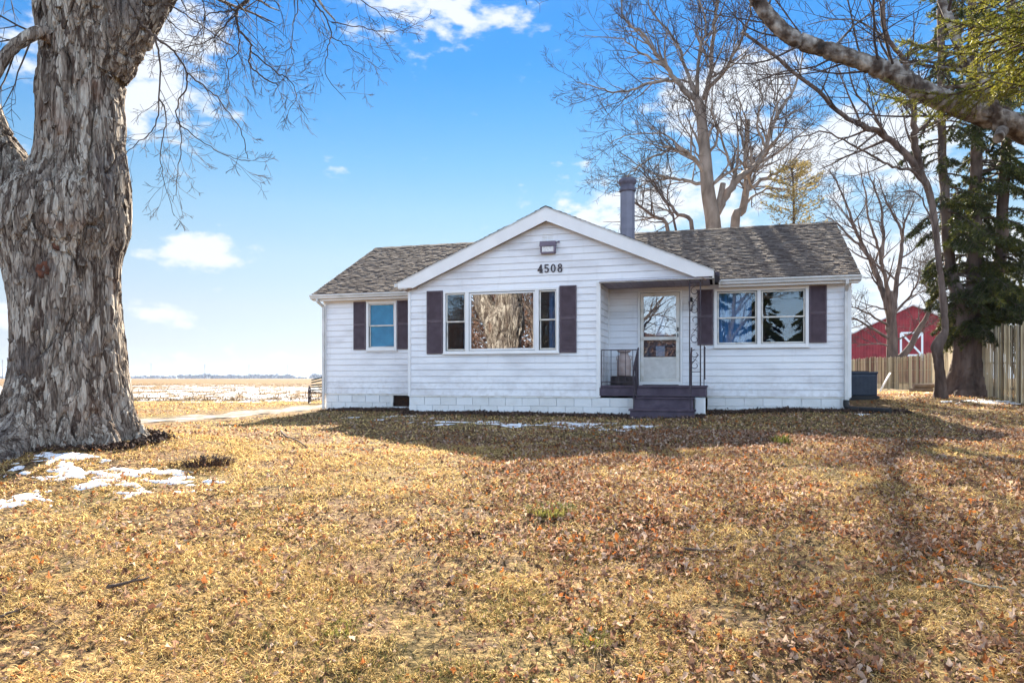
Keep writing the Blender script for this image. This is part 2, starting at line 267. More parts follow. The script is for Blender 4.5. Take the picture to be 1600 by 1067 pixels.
# ------------------------------------------------------------------ mesh helpers
def tag(o, label=None, cat=None, group=None, kind=None):
    if label: o['label'] = label
    if cat: o['category'] = cat
    if group: o['group'] = group
    if kind: o['kind'] = kind
    return o
def empty(name, loc, rz=0):
    o = bpy.data.objects.new(name, None); C.objects.link(o); o.location = loc; o.rotation_euler = (0, 0, rz); o.empty_display_size = .2
    return o
class MB:
    def __init__(s): s.v = []; s.f = []; s.sm = []
    def quad(s, a, b, c, d, sm=False):
        n = len(s.v); s.v += [tuple(a), tuple(b), tuple(c), tuple(d)]; s.f.append((n, n + 1, n + 2, n + 3)); s.sm.append(sm)
    def poly(s, pts, sm=False):
        n = len(s.v); s.v += [tuple(p) for p in pts]; s.f.append(tuple(range(n, n + len(pts)))); s.sm.append(sm)
    def box(s, x0, x1, y0, y1, z0, z1, ch=0):
        x0, x1 = min(x0, x1), max(x0, x1); y0, y1 = min(y0, y1), max(y0, y1); z0, z1 = min(z0, z1), max(z0, z1)
        if ch and min(x1 - x0, y1 - y0, z1 - z0) > 2.2 * ch:      # chamfered front/top edges: eight-sided rings
            n = len(s.v)
            for (yy, e) in ((y0, ch), (y0 + ch, 0), (y1 - ch, 0), (y1, ch)):
                s.v += [(x0 + e, yy, z0 + e), (x1 - e, yy, z0 + e), (x1 - e, yy, z1 - e), (x0 + e, yy, z1 - e)]
            s.f.append((n, n + 1, n + 2, n + 3)); s.sm.append(False); s.f.append((n + 15, n + 14, n + 13, n + 12)); s.sm.append(False)
            for k in range(3):
                for j in range(4):
                    a = n + 4 * k + j; b = n + 4 * k + (j + 1) % 4
                    s.f.append((a, a + 4, b + 4, b)); s.sm.append(False)
            return s
        n = len(s.v)
        s.v += [(x0, y0, z0), (x1, y0, z0), (x1, y1, z0), (x0, y1, z0), (x0, y0, z1), (x1, y0, z1), (x1, y1, z1), (x0, y1, z1)]
        for f in ((0, 3, 2, 1), (4, 5, 6, 7), (0, 1, 5, 4), (1, 2, 6, 5), (2, 3, 7, 6), (3, 0, 4, 7)):
            s.f.append(tuple(n + i for i in f)); s.sm.append(False)
        return s
    def prism(s, pts, y0, y1):        # outline in x,z, extruded along y
        n = len(s.v); k = len(pts)
        s.v += [(x, y0, z) for x, z in pts] + [(x, y1, z) for x, z in pts]
        s.f.append(tuple(n + i for i in range(k))); s.f.append(tuple(n + k + i for i in reversed(range(k)))); s.sm += [False, False]
        for i in range(k):
            j = (i + 1) % k; s.f.append((n + i, n + k + i, n + k + j, n + j)); s.sm.append(False)
        return s
    def tube(s, pts, rs, n=6, cap=True, sq=False):
        pts = [Vector(p) for p in pts]; m = len(pts)
        if m < 2: return s
        if not hasattr(rs, '__len__'): rs = [rs] * m
        base = len(s.v); t0 = (pts[1] - pts[0]).normalized()
        up = Vector((0, 0, 1)) if abs(t0.z) < .9 else Vector((1, 0, 0))
        a = t0.cross(up).normalized()
        off = math.pi / n if sq else 0
        for i in range(m):
            t = (pts[min(i + 1, m - 1)] - pts[max(i - 1, 0)]).normalized()
            a = (a - t * a.dot(t)); a = a.normalized() if a.length > 1e-6 else t.orthogonal().normalized()
            b = t.cross(a); p = pts[i]; r = rs[i]
            for k in range(n):
                an = 2 * math.pi * k / n + off; q = p + (a * math.cos(an) + b * math.sin(an)) * r
                s.v.append((q.x, q.y, q.z))
        for i in range(m - 1):
            for k in range(n):
                k2 = (k + 1) % n
                s.f.append((base + i * n + k, base + i * n + k2, base + (i + 1) * n + k2, base + (i + 1) * n + k)); s.sm.append(not sq)
        if cap:
            s.f.append(tuple(base + k for k in reversed(range(n)))); s.f.append(tuple(base + (m - 1) * n + k for k in range(n))); s.sm += [False, False]
        return s
    def lathe(s, cx, cy, prof, n=20, smooth=True):     # prof: (r, z)
        base = len(s.v)
        for r, z in prof:
            for k in range(n):
                an = 2 * math.pi * k / n; s.v.append((cx + r * math.cos(an), cy + r * math.sin(an), z))
        for i in range(len(prof) - 1):
            for k in range(n):
                k2 = (k + 1) % n; s.f.append((base + i * n + k, base + i * n + k2, base + (i + 1) * n + k2, base + (i + 1) * n + k)); s.sm.append(smooth)
        s.f.append(tuple(base + k for k in reversed(range(n)))); s.f.append(tuple(base + (len(prof) - 1) * n + k for k in range(n))); s.sm += [False, False]
        return s
    def build(s, name, m, parent=None, off=(0, 0, 0)):
        me = bpy.data.meshes.new(name)
        ox, oy, oz = off
        me.from_pydata([(x - ox, y - oy, z - oz) for x, y, z in s.v], [], s.f)
        me.polygons.foreach_set('use_smooth', s.sm); me.materials.append(MATS[m] if isinstance(m, str) else m)
        me.update(); o = bpy.data.objects.new(name, me); C.objects.link(o)
        if parent: o.parent = parent
        return o
def np_mesh(name, V, Fc, m, parent=None, smooth=False):
    """V (n,3), Fc (k,3 or 4)"""
    me = bpy.data.meshes.new(name); V = np.ascontiguousarray(V, np.float32); Fc = np.ascontiguousarray(Fc, np.int32); k, q = Fc.shape
    me.vertices.add(len(V)); me.vertices.foreach_set('co', V.ravel()); me.loops.add(k * q); me.loops.foreach_set('vertex_index', Fc.ravel())
    me.polygons.add(k); me.polygons.foreach_set('loop_start', np.arange(0, k * q, q, dtype=np.int32)); me.polygons.foreach_set('loop_total', np.full(k, q, np.int32))
    me.polygons.foreach_set('use_smooth', np.full(k, smooth)); me.materials.append(MATS[m] if isinstance(m, str) else m)
    me.update(calc_edges=True); me.validate(); o = bpy.data.objects.new(name, me); C.objects.link(o)
    if parent: o.parent = parent
    return o
def grid(xs, ys, Z):
    X, Y = np.meshgrid(xs, ys); V = np.stack([X, Y, Z], -1).reshape(-1, 3); nx, ny = len(xs), len(ys)
    i = np.arange(ny - 1)[:, None] * nx + np.arange(nx - 1)[None, :]
    return V, np.stack([i, i + 1, i + nx + 1, i + nx], -1).reshape(-1, 4)

# ================================================================== GROUND
def ground_mat():
    m = bpy.data.materials.new('lawn'); m.use_nodes = True; t = m.node_tree; b = t.nodes['Principled BSDF']; b.inputs['Roughness'].default_value = .95; b.inputs['Specular IOR Level'].default_value = .1
    co = t.nodes.new('ShaderNodeTexCoord').outputs['Object']
    def nz(s, d=6):
        n = t.nodes.new('ShaderNodeTexNoise'); n.inputs['Scale'].default_value = s; n.inputs['Detail'].default_value = d; t.links.new(co, n.inputs['Vector']); return n.outputs[0]
    base = ramp(t, nz(14, 8), [(.36, (.035, .022, .014)), (.47, (.10, .062, .032)), (.56, (.22, .145, .065)), (.68, (.38, .26, .11))])
    base = mixc(t, ramp(t, nz(.5), [(.5, 0.0), (.66, .4)]), base, (.16, .14, .05))
    base = mixc(t, ramp(t, nz(1.3), [(.5, 0.0), (.66, .6)]), base, (.20, .12, .075))
    t.links.new(base, b.inputs['Base Color'])
    bu = t.nodes.new('ShaderNodeBump'); bu.inputs['Distance'].default_value = .03; bu.inputs['Strength'].default_value = .9; t.links.new(nz(32, 8), bu.inputs['Height']); t.links.new(bu.outputs[0], b.inputs['Normal'])
    MATS['lawn'] = m
ground_mat()
xs = np.concatenate([-np.geomspace(3000, 26, 22), np.arange(-25, 25.01, .2), np.geomspace(26, 3000, 22)])
ys = np.concatenate([-np.geomspace(1500, 14, 14), np.arange(-13, 3, .5), np.arange(3, 18, .11), np.arange(18, 34, .3), np.geomspace(35, 4000, 30)])
XX, YY = np.meshgrid(xs, ys); V, Fq = grid(xs, ys, G(XX, YY))
tag(np_mesh('lawn', V, Fq, 'lawn', smooth=True), 'straw coloured winter lawn with fallen leaves', kind='structure')

def field_mat():
    m = bpy.data.materials.new('field'); m.use_nodes = True; t = m.node_tree; b = t.nodes['Principled BSDF']; b.inputs['Roughness'].default_value = .95; b.inputs['Specular IOR Level'].default_value = .05
    co = t.nodes.new('ShaderNodeTexCoord').outputs['Object']; sp = t.nodes.new('ShaderNodeSeparateXYZ'); t.links.new(co, sp.inputs[0])
    def nz(s, d=6, st=(1, 1, 1), sc_=None):
        mp_ = t.nodes.new('ShaderNodeMapping'); mp_.inputs['Scale'].default_value = st; t.links.new(co, mp_.inputs[0])
        n = t.nodes.new('ShaderNodeTexNoise'); n.inputs['Scale'].default_value = s; n.inputs['Detail'].default_value = d; t.links.new(mp_.outputs[0], n.inputs['Vector']); return n.outputs[0]
    soil = ramp(t, nz(1.6, 10), [(.35, (.07, .042, .024)), (.5, (.17, .112, .065)), (.65, (.28, .195, .115))])
    soil = mixc(t, ramp(t, nz(.07, 4), [(.4, 0.0), (.6, .6)]), soil, (.20, .135, .07))
    thr = t.nodes.new('ShaderNodeMapRange'); t.links.new(sp.outputs[1], thr.inputs[0]); thr.inputs[1].default_value = 45; thr.inputs[2].default_value = 150; thr.inputs[3].default_value = 0.0; thr.inputs[4].default_value = .30
    sn = math_n(t, 'ADD', math_n(t, 'MULTIPLY', nz(2.6, 8, (.7, .35, 1)), .45), math_n(t, 'MULTIPLY', nz(.45, 5, (.45, .35, 1)), .55))
    sn = math_n(t, 'SUBTRACT', sn, thr.outputs[0])
    col = mixc(t, ramp(t, sn, [(.48, 0.0), (.53, 1.0)]), soil, (.55, .56, .60))
    t.links.new(col, b.inputs['Base Color'])
    bu = t.nodes.new('ShaderNodeBump'); bu.inputs['Distance'].default_value = .12; bu.inputs['Strength'].default_value = .8; t.links.new(nz(3, 8), bu.inputs['Height']); t.links.new(bu.outputs[0], b.inputs['Normal'])
    MATS['field'] = m
field_mat()
xs = np.concatenate([-np.geomspace(3000, 62, 20), np.arange(-60, 13, .3)]); ys = np.concatenate([np.arange(25.6, 60, .3), np.geomspace(61, 4000, 46)])
XX, YY = np.meshgrid(xs, ys)
Z = G(XX, YY, False) + .035 + .14 * (fnoise(XX, YY, 1.1, 5, 4) - .5) * np.clip((YY - 26) / 2, 0, 1) * np.clip(120 / YY, .2, 1)
Z[0, :] -= .3; Z = np.where(YY > 3500, Z, Z); Z[:, -1] -= .3
edge = 26.3 + .5 * np.sin(XX * .35)
Z = np.where(YY < edge, Z - .25, Z)
V, Fq = grid(xs, ys, Z)
tag(np_mesh('field', V, Fq, 'field', smooth=True), 'harvested corn field with patches of old snow', kind='structure')
# far ground on the right, beyond the fence
# driveway
pth = [(-16.5, 9.0), (-12.5, 11.8), (-9.6, 13.6), (-7.9, 15.6), (-6.7, 18.2), (-5.9, 20.8), (-5.0, 24.0), (-3.6, 27.0), (0, 31)]
def resample(pts, n):
    pts = [Vector((*p, 0)) if len(p) == 2 else Vector(p) for p in pts]; out_ = []
    m = len(pts)
    for i in range(m - 1):
        p0, p1, p2, p3 = pts[max(i - 1, 0)], pts[i], pts[i + 1], pts[min(i + 2, m - 1)]
        for k in range(n):
            t = k / n; out_.append(.5 * ((2 * p1) + (p2 - p0) * t + (2 * p0 - 5 * p1 + 4 * p2 - p3) * t * t + (3 * p1 - p0 - 3 * p2 + p3) * t ** 3))
    out_.append(pts[-1]); return out_
dp = resample(pth, 14); Vd = []; nw_ = 15
for i, p in enumerate(dp):
    t = (dp[min(i + 1, len(dp) - 1)] - dp[max(i - 1, 0)]).normalized(); nn = Vector((-t.y, t.x, 0))
    for k in range(nw_):
        a = (k / (nw_ - 1) - .5); q = p + nn * a * (1.3 + .25 * math.sin(i * .9 + k)); edge_ = .012 if abs(a) < .49 else -.05
        Vd.append((q.x, q.y, g1(q.x, q.y) + edge_ + .012 * math.cos(a * 12.5)))
Fd = [(i * nw_ + k, i * nw_ + k + 1, (i + 1) * nw_ + k + 1, (i + 1) * nw_ + k) for i in range(len(dp) - 1) for k in range(nw_ - 1)]
tag(np_mesh('gravel_driveway', Vd, Fd, 'gravel', smooth=True), 'pale gravel drive beside the field', kind='structure')
# road behind the camera
xs = np.linspace(-80, 80, 3); ys = np.array([-12., -6.]); XX, YY = np.meshgrid(xs, ys); V, Fq = grid(xs, ys, G(XX, YY, False) + .03)
tag(np_mesh('road', V, Fq, 'asphalt'), 'asphalt road', kind='structure')

# ================================================================== HOUSE
HO = (-3.85, 17.2, 0.0)
hx, hy = W(HO[0], HO[1])
house = empty('house', (hx, hy, 0), -TH)
tag(house, 'single storey white clapboard house with brown roof and plum shutters', 'house')
def hb(mb, name, m, parent=None): return mb.build(name, m, parent or house, HO)
VW, VB, VR = 17.2, 15.95, 15.75      # wing wall, bump wall, front rake planes
UL, UR = -10.37, 2.67; BL, BR = -7.3, -2.66
Z0, ZT, PITCH = .27, 2.84, .1535
VBK = 23.95
PK = -3.85; GS = .43; ZPK = 4.57; ZR = 4.80; VRG = 20.59
def gable_top(u): return 4.27 - GS * abs(u - PK)           # under the rake boards
def siding(mb, u0, u1, z0, z1, plane, holes=(), clip=None, axis='v', outward=-1, z_base=Z0):
    """real clapboards: each board leans out at its lower edge; axis 'v' = wall at v=plane running along u"""
    zs = {z0, z1}; k = 0
    while z_base + k * PITCH < z1:
        if z_base + k * PITCH > z0: zs.add(z_base + k * PITCH)
        k += 1
    for a, b, c, d in holes: zs.update((c, d))
    zs = sorted(z for z in zs if z0 <= z <= z1)
    def off(z, low):
        t = ((z - z_base) / PITCH) % 1.0
        if low and t > .999: t = 0.0
        if not low and t < .001: t = 1.0
        return outward * .015 * (1 - t)
    def P(u, z, o): return (u, plane + o, z) if axis == 'v' else (plane + o, u, z)
    for a, b in zip(zs, zs[1:]):
        if b - a < 1e-4: continue
        iv = [(u0, u1)]
        mid = (a + b) / 2
        for ha, hb_, hc, hd in holes:
            if hc <= mid <= hd:
                nv = []
                for s, e in iv:
                    if hb_ <= s or ha >= e: nv.append((s, e)); continue
                    if ha > s: nv.append((s, ha))
                    if hb_ < e: nv.append((hb_, e))
                iv = nv
        for s, e in iv:
            sa, ea, sb, eb = s, e, s, e
            if clip:
                la, lb = clip(a), clip(b)
                if la is None: continue
                sa, ea = max(s, la[0]), min(e, la[1])
                if lb is None: lb = (PK, PK)
                sb, eb = max(s, lb[0]), min(e, lb[1])
                if ea <= sa: continue
                if eb < sb: sb = eb = (sa + ea) / 2
            oa, ob = off(a, True), off(b, False)
            mb.quad(P(sa, a, oa), P(ea, a, oa), P(eb, b, ob), P(sb, b, ob))
            if abs(((a - z_base) / PITCH + .0005) % 1.0) < .002: mb.quad(P(sa, a, 0), P(ea, a, 0), P(ea, a, oa), P(sa, a, oa))
# window openings (u0,u1,z0,z1)
WL = (-9.07, -8.25, 1.45, 2.70); WR = (-.18, 1.79, 1.42, 2.72); WB = (-6.38, -3.61, 1.29, 2.74); DO = (-1.95, -.92, .55, 2.75)
mb = MB(); siding(mb, UL, BL, Z0, ZT, VW, [WL]); siding(mb, BR, UR, Z0, ZT, VW, [WR, DO])
siding(mb, VW, VBK, Z0, ZT, UL, axis='u', outward=-1); siding(mb, VW, VBK, Z0, ZT, UR, axis='u', outward=1)
siding(mb, UL, UR, Z0, ZT, VBK, outward=1)
hb(mb, 'wall', 'siding')
mb = MB(); siding(mb, BL, BR, Z0, 2.83, VB, [WB]); siding(mb, VB, VW, Z0, 2.83, BL, axis='u', outward=-1); siding(mb, VB, VW, .5, 2.83, BR, axis='u', outward=1)
hb(mb, 'front_wall', 'siding')
mb = MB(); 
def gclip(z):
    h = (4.27 - z) / GS
    return None if h <= 0 else (PK - h, PK + h)
siding(mb, BL, -.55, 2.83, 4.27, VB, clip=gclip)
mb.box(-7.3, -.55, VB + .004, VB + .03, 2.832, 2.86)
hb(mb, 'gable_wall', 'siding')
# gable ends of the main roof
for u, sgn in ((UL, -1), (UR, 1)):
    mb = MB(); zs = [ZT + PITCH * k for k in range(14)]
    for k in range(13):
        a, b = zs[k], zs[k + 1]
        ha, hb2 = (4.72 - a) / .5135, (4.72 - b) / .5135
        if ha <= 0: break
        hb2 = max(hb2, 0); mb.quad((u + sgn * .016, VRG - ha, a), (u + sgn * .016, VRG + ha, a), (u, VRG + hb2, b), (u, VRG - hb2, b))
    hb(mb, 'side_gable', 'siding')
# corner boards and trim
mb = MB()
for (a, b, c, d) in ((UL - .02, UL + .07, VW - .028, VW + .05), (UR - .07, UR + .02, VW - .028, VW + .05)): hb(MB().box(a, b, c, d, Z0 - .01, 2.78), 'corner_board', 'trim')
mb.box(BL - .02, BL + .045, VB - .03, VB + .05, Z0 - .015, 2.80); hb(mb, 'corner_board', 'trim'); mb = MB(); mb.box(BR - .07, BR + .022, VB - .03, VB + .05, Z0 - .01, 2.835); hb(mb, 'corner_board', 'trim'); mb = MB()
mb.box(BR + .0, BR + .03, VW - .06, VW - .018, .52, 2.80)
hb(mb, 'corner_board', 'trim')
for a, b, c in ((UL + .07, BL, VW), (BL, BR, VB), (-.36, UR, VW)): hb(MB().box(a, b, c - .022, c - .002, Z0 - .035, Z0 - .002), 'drip_edge', 'old_trim')
# foundation of painted block
def blocks(u0, u1, plane, name, zbot=-.5, skip=None):
    mb = MB(); z1 = Z0 - .035; rowh = .2
    z = z1; r = 0
    while z > zbot:
        u = u0 - (.2 if r % 2 else 0)
        while u < u1:
            a, b = max(u + .006, u0), min(u + .4, u1)
            if b - a > .03 and not (skip and skip[0] < (a + b) / 2 + .1 and (a + b) / 2 - .1 < skip[1] and z > skip[2]):
                mb.box(a, b, plane - .008 + random.uniform(-.002, .002), plane + .12, z - rowh + .007, z, ch=.005)
            u += .406
        z -= rowh; r += 1
    return hb(mb, name, 'block')
blocks(UL + .02, BL, VW + .0, 'foundation', skip=(-8.38, -7.3, 0.0)); blocks(BL, BR + .85, VB + .0, 'foundation'); blocks(-.36, UR - .02, VW, 'foundation')
mb = MB()
mb.box(UL + .03, BL + .02, VW + .012, VW + .05, -.5, -.06); mb.box(UL + .03, -8.4, VW + .012, VW + .05, -.1, Z0 - .03); mb.box(BL + .01, -1.85, VB + .012, VB + .05, -.5, Z0 - .03); mb.box(-.36, UR - .04, VW + .012, VW + .05, -.5, Z0 - .03)
mb.box(BL + .005, BL + .05, VB + .05, VW, -.5, Z0 - .03)
mb.box(UL + .03, UL + .05, VW + .05, VBK - .05, -.5, Z0 - .02); mb.box(UR - .05, UR - .03, VW + .05, VBK - .05, -.5, Z0 - .02); mb.box(UL + .05, UR - .05, VBK - .05, VBK - .03, -.5, Z0 - .02)
hb(mb, 'foundation_wall', 'mortar')
vent = hb(MB().box(-8.36, -7.32, VW + .05, VW + .07, -.055, Z0 - .04), 'basement_window', mat('vent_blue', [(.05, .055, .08), (.08, .085, .12)], .6, 4))
hb(MB().box(-8.40, -8.34, VW - .012, VW + .06, -.06, Z0 - .036), 'window_jamb', 'old_trim', vent)
hb(MB().box(-8.38, -7.32, VW + .03, VW + .036, -.055, Z0 - .04), 'pane', 'glass_dark', vent)
# inside of the house: floor, ceiling and a dark lining so that rooms read as rooms
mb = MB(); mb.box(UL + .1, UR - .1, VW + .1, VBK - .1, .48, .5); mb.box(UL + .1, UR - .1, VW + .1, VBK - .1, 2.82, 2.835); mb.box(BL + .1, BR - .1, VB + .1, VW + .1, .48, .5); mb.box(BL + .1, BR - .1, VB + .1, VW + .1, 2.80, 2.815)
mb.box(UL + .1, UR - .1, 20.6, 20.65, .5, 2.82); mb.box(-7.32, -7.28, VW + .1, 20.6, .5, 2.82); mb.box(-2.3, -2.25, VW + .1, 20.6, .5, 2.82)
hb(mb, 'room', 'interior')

# roof deck with individual shingles
def shingles(mb, u0, u1, v0, v1, z0, z1, under=None, ex=.12, keep=None, rot=False):
    """sloping plane rising from (v0,z0) to (v1,z1); columns along u"""
    L = math.hypot(v1 - v0, z1 - z0); dv, dz = (v1 - v0) / L, (z1 - z0) / L; nv, nz_ = -dz * (1 if v1 > v0 else -1), abs(dv)
    rows = int(L / ex) + 1
    def P(u, s, h):
        v = v0 + dv * s + nv * h; z = z0 + dz * s + nz_ * h
        return (u, v, z) if not rot else (v, u, z)
    for r in range(rows):
        s0 = r * ex; s1 = min(s0 + ex + .03, L); u = u0 - random.uniform(0, .3)
        while u < u1:
            wd = random.choice((.07, .10, .13, .16)); a, b = max(u, u0), min(u + wd, u1); u += wd
            if b - a < .02: continue
            if keep and not keep((a + b) / 2, v0 + dv * s0): continue
            h = .014 + random.choice((0, .005, .011)); j = random.uniform(-.014, .014)
            mb.quad(P(a, s0 + j, h), P(b, s0 + j, h), P(b, s1, .004), P(a, s1, .004))
            mb.quad(P(a, s0 + j, 0), P(b, s0 + j, 0), P(b, s0 + j, h), P(a, s0 + j, h))
RU0, RU1 = -10.60, 2.84
ZE0 = ZR - .5135 * (VRG - 16.93)       # at the eave
mb = MB(); shingles(mb, RU0, RU1, 16.93, VRG, ZE0, ZR, keep=lambda u, v: not (abs(u - PK) < (4.50 - (ZE0 + .5135 * (v - 16.93))) / GS - .12))
shingles(mb, RU0, RU1, 24.25, VRG, ZE0, ZR, ex=.28)
for k in range(44):
    a = RU0 + k * (RU1 - RU0) / 44; b = a + (RU1 - RU0) / 44 + .03; h = .02 + .006 * (k % 2)
    mb.quad((a, VRG - .14, ZR - .07 + h), (b, VRG - .14, ZR - .07 + h), (b, VRG, ZR + h), (a, VRG, ZR + h)); mb.quad((a, VRG, ZR + h), (b, VRG, ZR + h), (b, VRG + .14, ZR - .07 + h), (a, VRG + .14, ZR - .07 + h))
roof = hb(mb, 'roof', 'shingle')
mb = MB(); mb.poly([(RU0, 16.93, ZE0 - .004), (RU1, 16.93, ZE0 - .004), (RU1, VRG, ZR - .004), (RU0, VRG, ZR - .004)]); mb.poly([(RU0, VRG, ZR - .004), (RU1, VRG, ZR - .004), (RU1, 24.25, ZE0 - .004), (RU0, 24.25, ZE0 - .004)])
hb(mb, 'roof_deck', 'shingle')
# gable roof
vint = 16.93 + (4.55 - ZE0) / .5135
mb = MB()
for sgn in (-1, 1):
    ue = PK + sgn * 3.66
    kk = (lambda v, u: v < 16.93 + (max(4.55 - GS * abs(u - PK), ZE0) - ZE0) / .5135 + .25)
    shingles(mb, VR - .03, vint + .3, ue, PK, 4.55 - GS * 3.66, 4.55, keep=kk, rot=True)
    mb.poly([(ue, VR - .01, 4.546 - GS * 3.66), (PK, VR - .01, 4.546), (PK, vint, 4.546), (ue, 17.2, 4.546 - GS * 3.66)])
for k in range(16):
    a = VR - .03 + k * .3; b = a + .33
    if a > vint: break
    for sgn in (-1, 1): mb.quad((PK, a, 4.575), (PK, b, 4.575), (PK + sgn * .14, b, 4.52), (PK + sgn * .14, a, 4.52))
hb(mb, 'gable_roof', 'shingle')
# rake boards (front face of gable roof) and their returns
def rake(mb, sgn):
    hw = 3.65; pts = [(PK, 4.54), (PK + sgn * hw, 4.54 - GS * hw), (PK + sgn * hw, 2.84), (PK + sgn * (hw - .36), 2.84), (PK + sgn * (hw - .36), 4.24 - GS * (hw - .36)), (PK, 4.24)]
    if sgn > 0: pts = [pts[0]] + pts[1:]
    mb.prism(pts, VR, VR + .03)
for q_ in (-1, 1): mb = MB(); rake(mb, q_); hb(mb, 'rake_board', 'trim')
for sgn in (-1, 1):
    mb = MB(); mb.prism([(PK, 4.557), (PK + sgn * 3.67, 4.557 - GS * 3.67), (PK + sgn * 3.67, 4.532 - GS * 3.67), (PK, 4.532)], VR - .014, VR - .001)
    hb(mb, 'drip_edge', 'gutter')
for sgn in (-1, 1):
    mb = MB(); mb.prism([(PK, 4.30), (PK + sgn * 3.5, 4.30 - GS * 3.5), (PK + sgn * 3.5, 4.275 - GS * 3.5), (PK, 4.275)], VR + .031, VB + .02)
    hb(mb, 'rake_soffit', 'rust_trim')
hb(MB().box(PK - 3.66, PK - 3.44, VR + .03, VW, 2.82, 2.84).box(PK - 3.675, PK - 3.64, VR + .03, VW - .3, 2.84, 2.97), 'side_soffit', 'trim')
hb(MB().box(PK - 3.29, PK - 3.23, VR + .005, VB - .02, 2.835, 2.93), 'soffit_return', 'rust_trim')
# porch ceiling, beam
mb = MB()
for k in range(16):
    a = BR + .02 + k * .157
    if a + .15 > -.2: break
    mb.box(a, a + .148, VR + .035, VW - .01, 2.815, 2.83)
hb(mb, 'porch_ceiling', mat('soffit_plum', [(.26, .22, .27), (.36, .31, .36)], .6, 4))
hb(MB().box(BR + .0, -.19, VR + .031, VB - .03, 2.80, 2.81).box(-.23, -.19, VR + .03, VW - .33, 2.80, 2.95), 'porch_beam', 'old_trim')
# end of gable gutter: the dark box at right return
hb(MB().box(-.18, -.08, VR + .02, 16.8, 2.84, 2.93, ch=.02), 'porch_gutter', 'iron')
hb(MB().box(PK - 3.79, PK - 3.68, VR + .05, 16.85, 2.86, 2.96, ch=.02), 'side_gutter', 'gutter')
# soffit + fascia + gutters of the main roof
for a, b in ((RU0 + .02, BL - .2), (-.10, RU1 - .02)): hb(MB().box(a, b, 16.96, VW - .02, 2.755, 2.775), 'soffit', 'trim')
for a, b in ((RU0 + .02, BL - .2), (-.10, RU1 - .02)): hb(MB().box(a, b, 16.94, 16.96, 2.745, 2.90), 'fascia', 'trim')
mb = MB()
for a, b, c_ in ((UL + .07, BL, 2.70), (-.1, UR - .07, 2.72)): hb(MB().box(a, b, VW - .036, VW - .024, c_, 2.755), 'frieze_board', 'trim')
for a, b in ((RU0, BL - .23), (-.06, RU1)):
    mb = MB(); prof = [(16.935, 2.89), (16.935, 2.80), (16.90, 2.79), (16.845, 2.80), (16.835, 2.85), (16.80, 2.865), (16.80, 2.90), (16.815, 2.90), (16.815, 2.875), (16.85, 2.86), (16.86, 2.815), (16.92, 2.81), (16.92, 2.89)]
    n = len(mb.v); k = len(prof); mb.v += [(a, v, z) for v, z in prof] + [(b, v, z) for v, z in prof]
    for i in range(k - 1): mb.f.append((n + i, n + i + 1, n + k + i + 1, n + k + i)); mb.sm.append(False)
    mb.poly([(a, v, z) for v, z in prof]); mb.poly([(b, v, z) for v, z in prof])
    hb(mb, 'gutter', 'gutter')
for u, sg in ((RU0, -1), (RU1, 1)):      # raking fascia at the ends
    for v0, v1 in ((16.93, VRG), (24.25, VRG)):
        mb = MB(); mb.poly([(u, v0, ZE0 - .004), (u, v1, ZR - .004), (u, v1, ZR - .16), (u, v0, ZE0 - .15)])
        mb.poly([(u - sg * .02, v0, ZE0 - .006), (u - sg * .02, v1, ZR - .006), (u - sg * .02, v1, ZR - .16), (u - sg * .02, v0, ZE0 - .15)])
        mb.poly([(u, v0, ZE0 - .15), (u, v1, ZR - .16), (u - sg * .24, v1, ZR - .16), (u - sg * .24, v0, ZE0 - .15)])
        hb(mb, 'end_fascia', 'trim')
# downspouts
def downspout(pts, m='gutter', w_=.034, name='downspout'):
    return hb(MB().tube(pts, w_, 4, sq=True), name, m)
downspout([(-10.40, 16.87, 2.80), (-10.40, 16.87, 2.74), (-10.36, 17.1, 2.62), (-10.36, 17.12, 2.5), (-10.36, 17.12, -.14)], 'gutter', .04)
downspout([(2.56, 16.87, 2.80), (2.56, 16.87, 2.74), (2.575, 17.1, 2.6), (2.575, 17.12, 2.4), (2.575, 17.12, .16)], 'gutter', .045)
# black extension pipe
hb(MB().tube(resample([(2.575, 17.11, .20), (2.575, 17.08, .08), (2.64, 16.98, .02), (2.85, 16.85, .01), (3.1, 16.62, .005), (3.32, 16.45, .0)], 5), [.062] * 26, 10), 'drain_pipe', 'black')

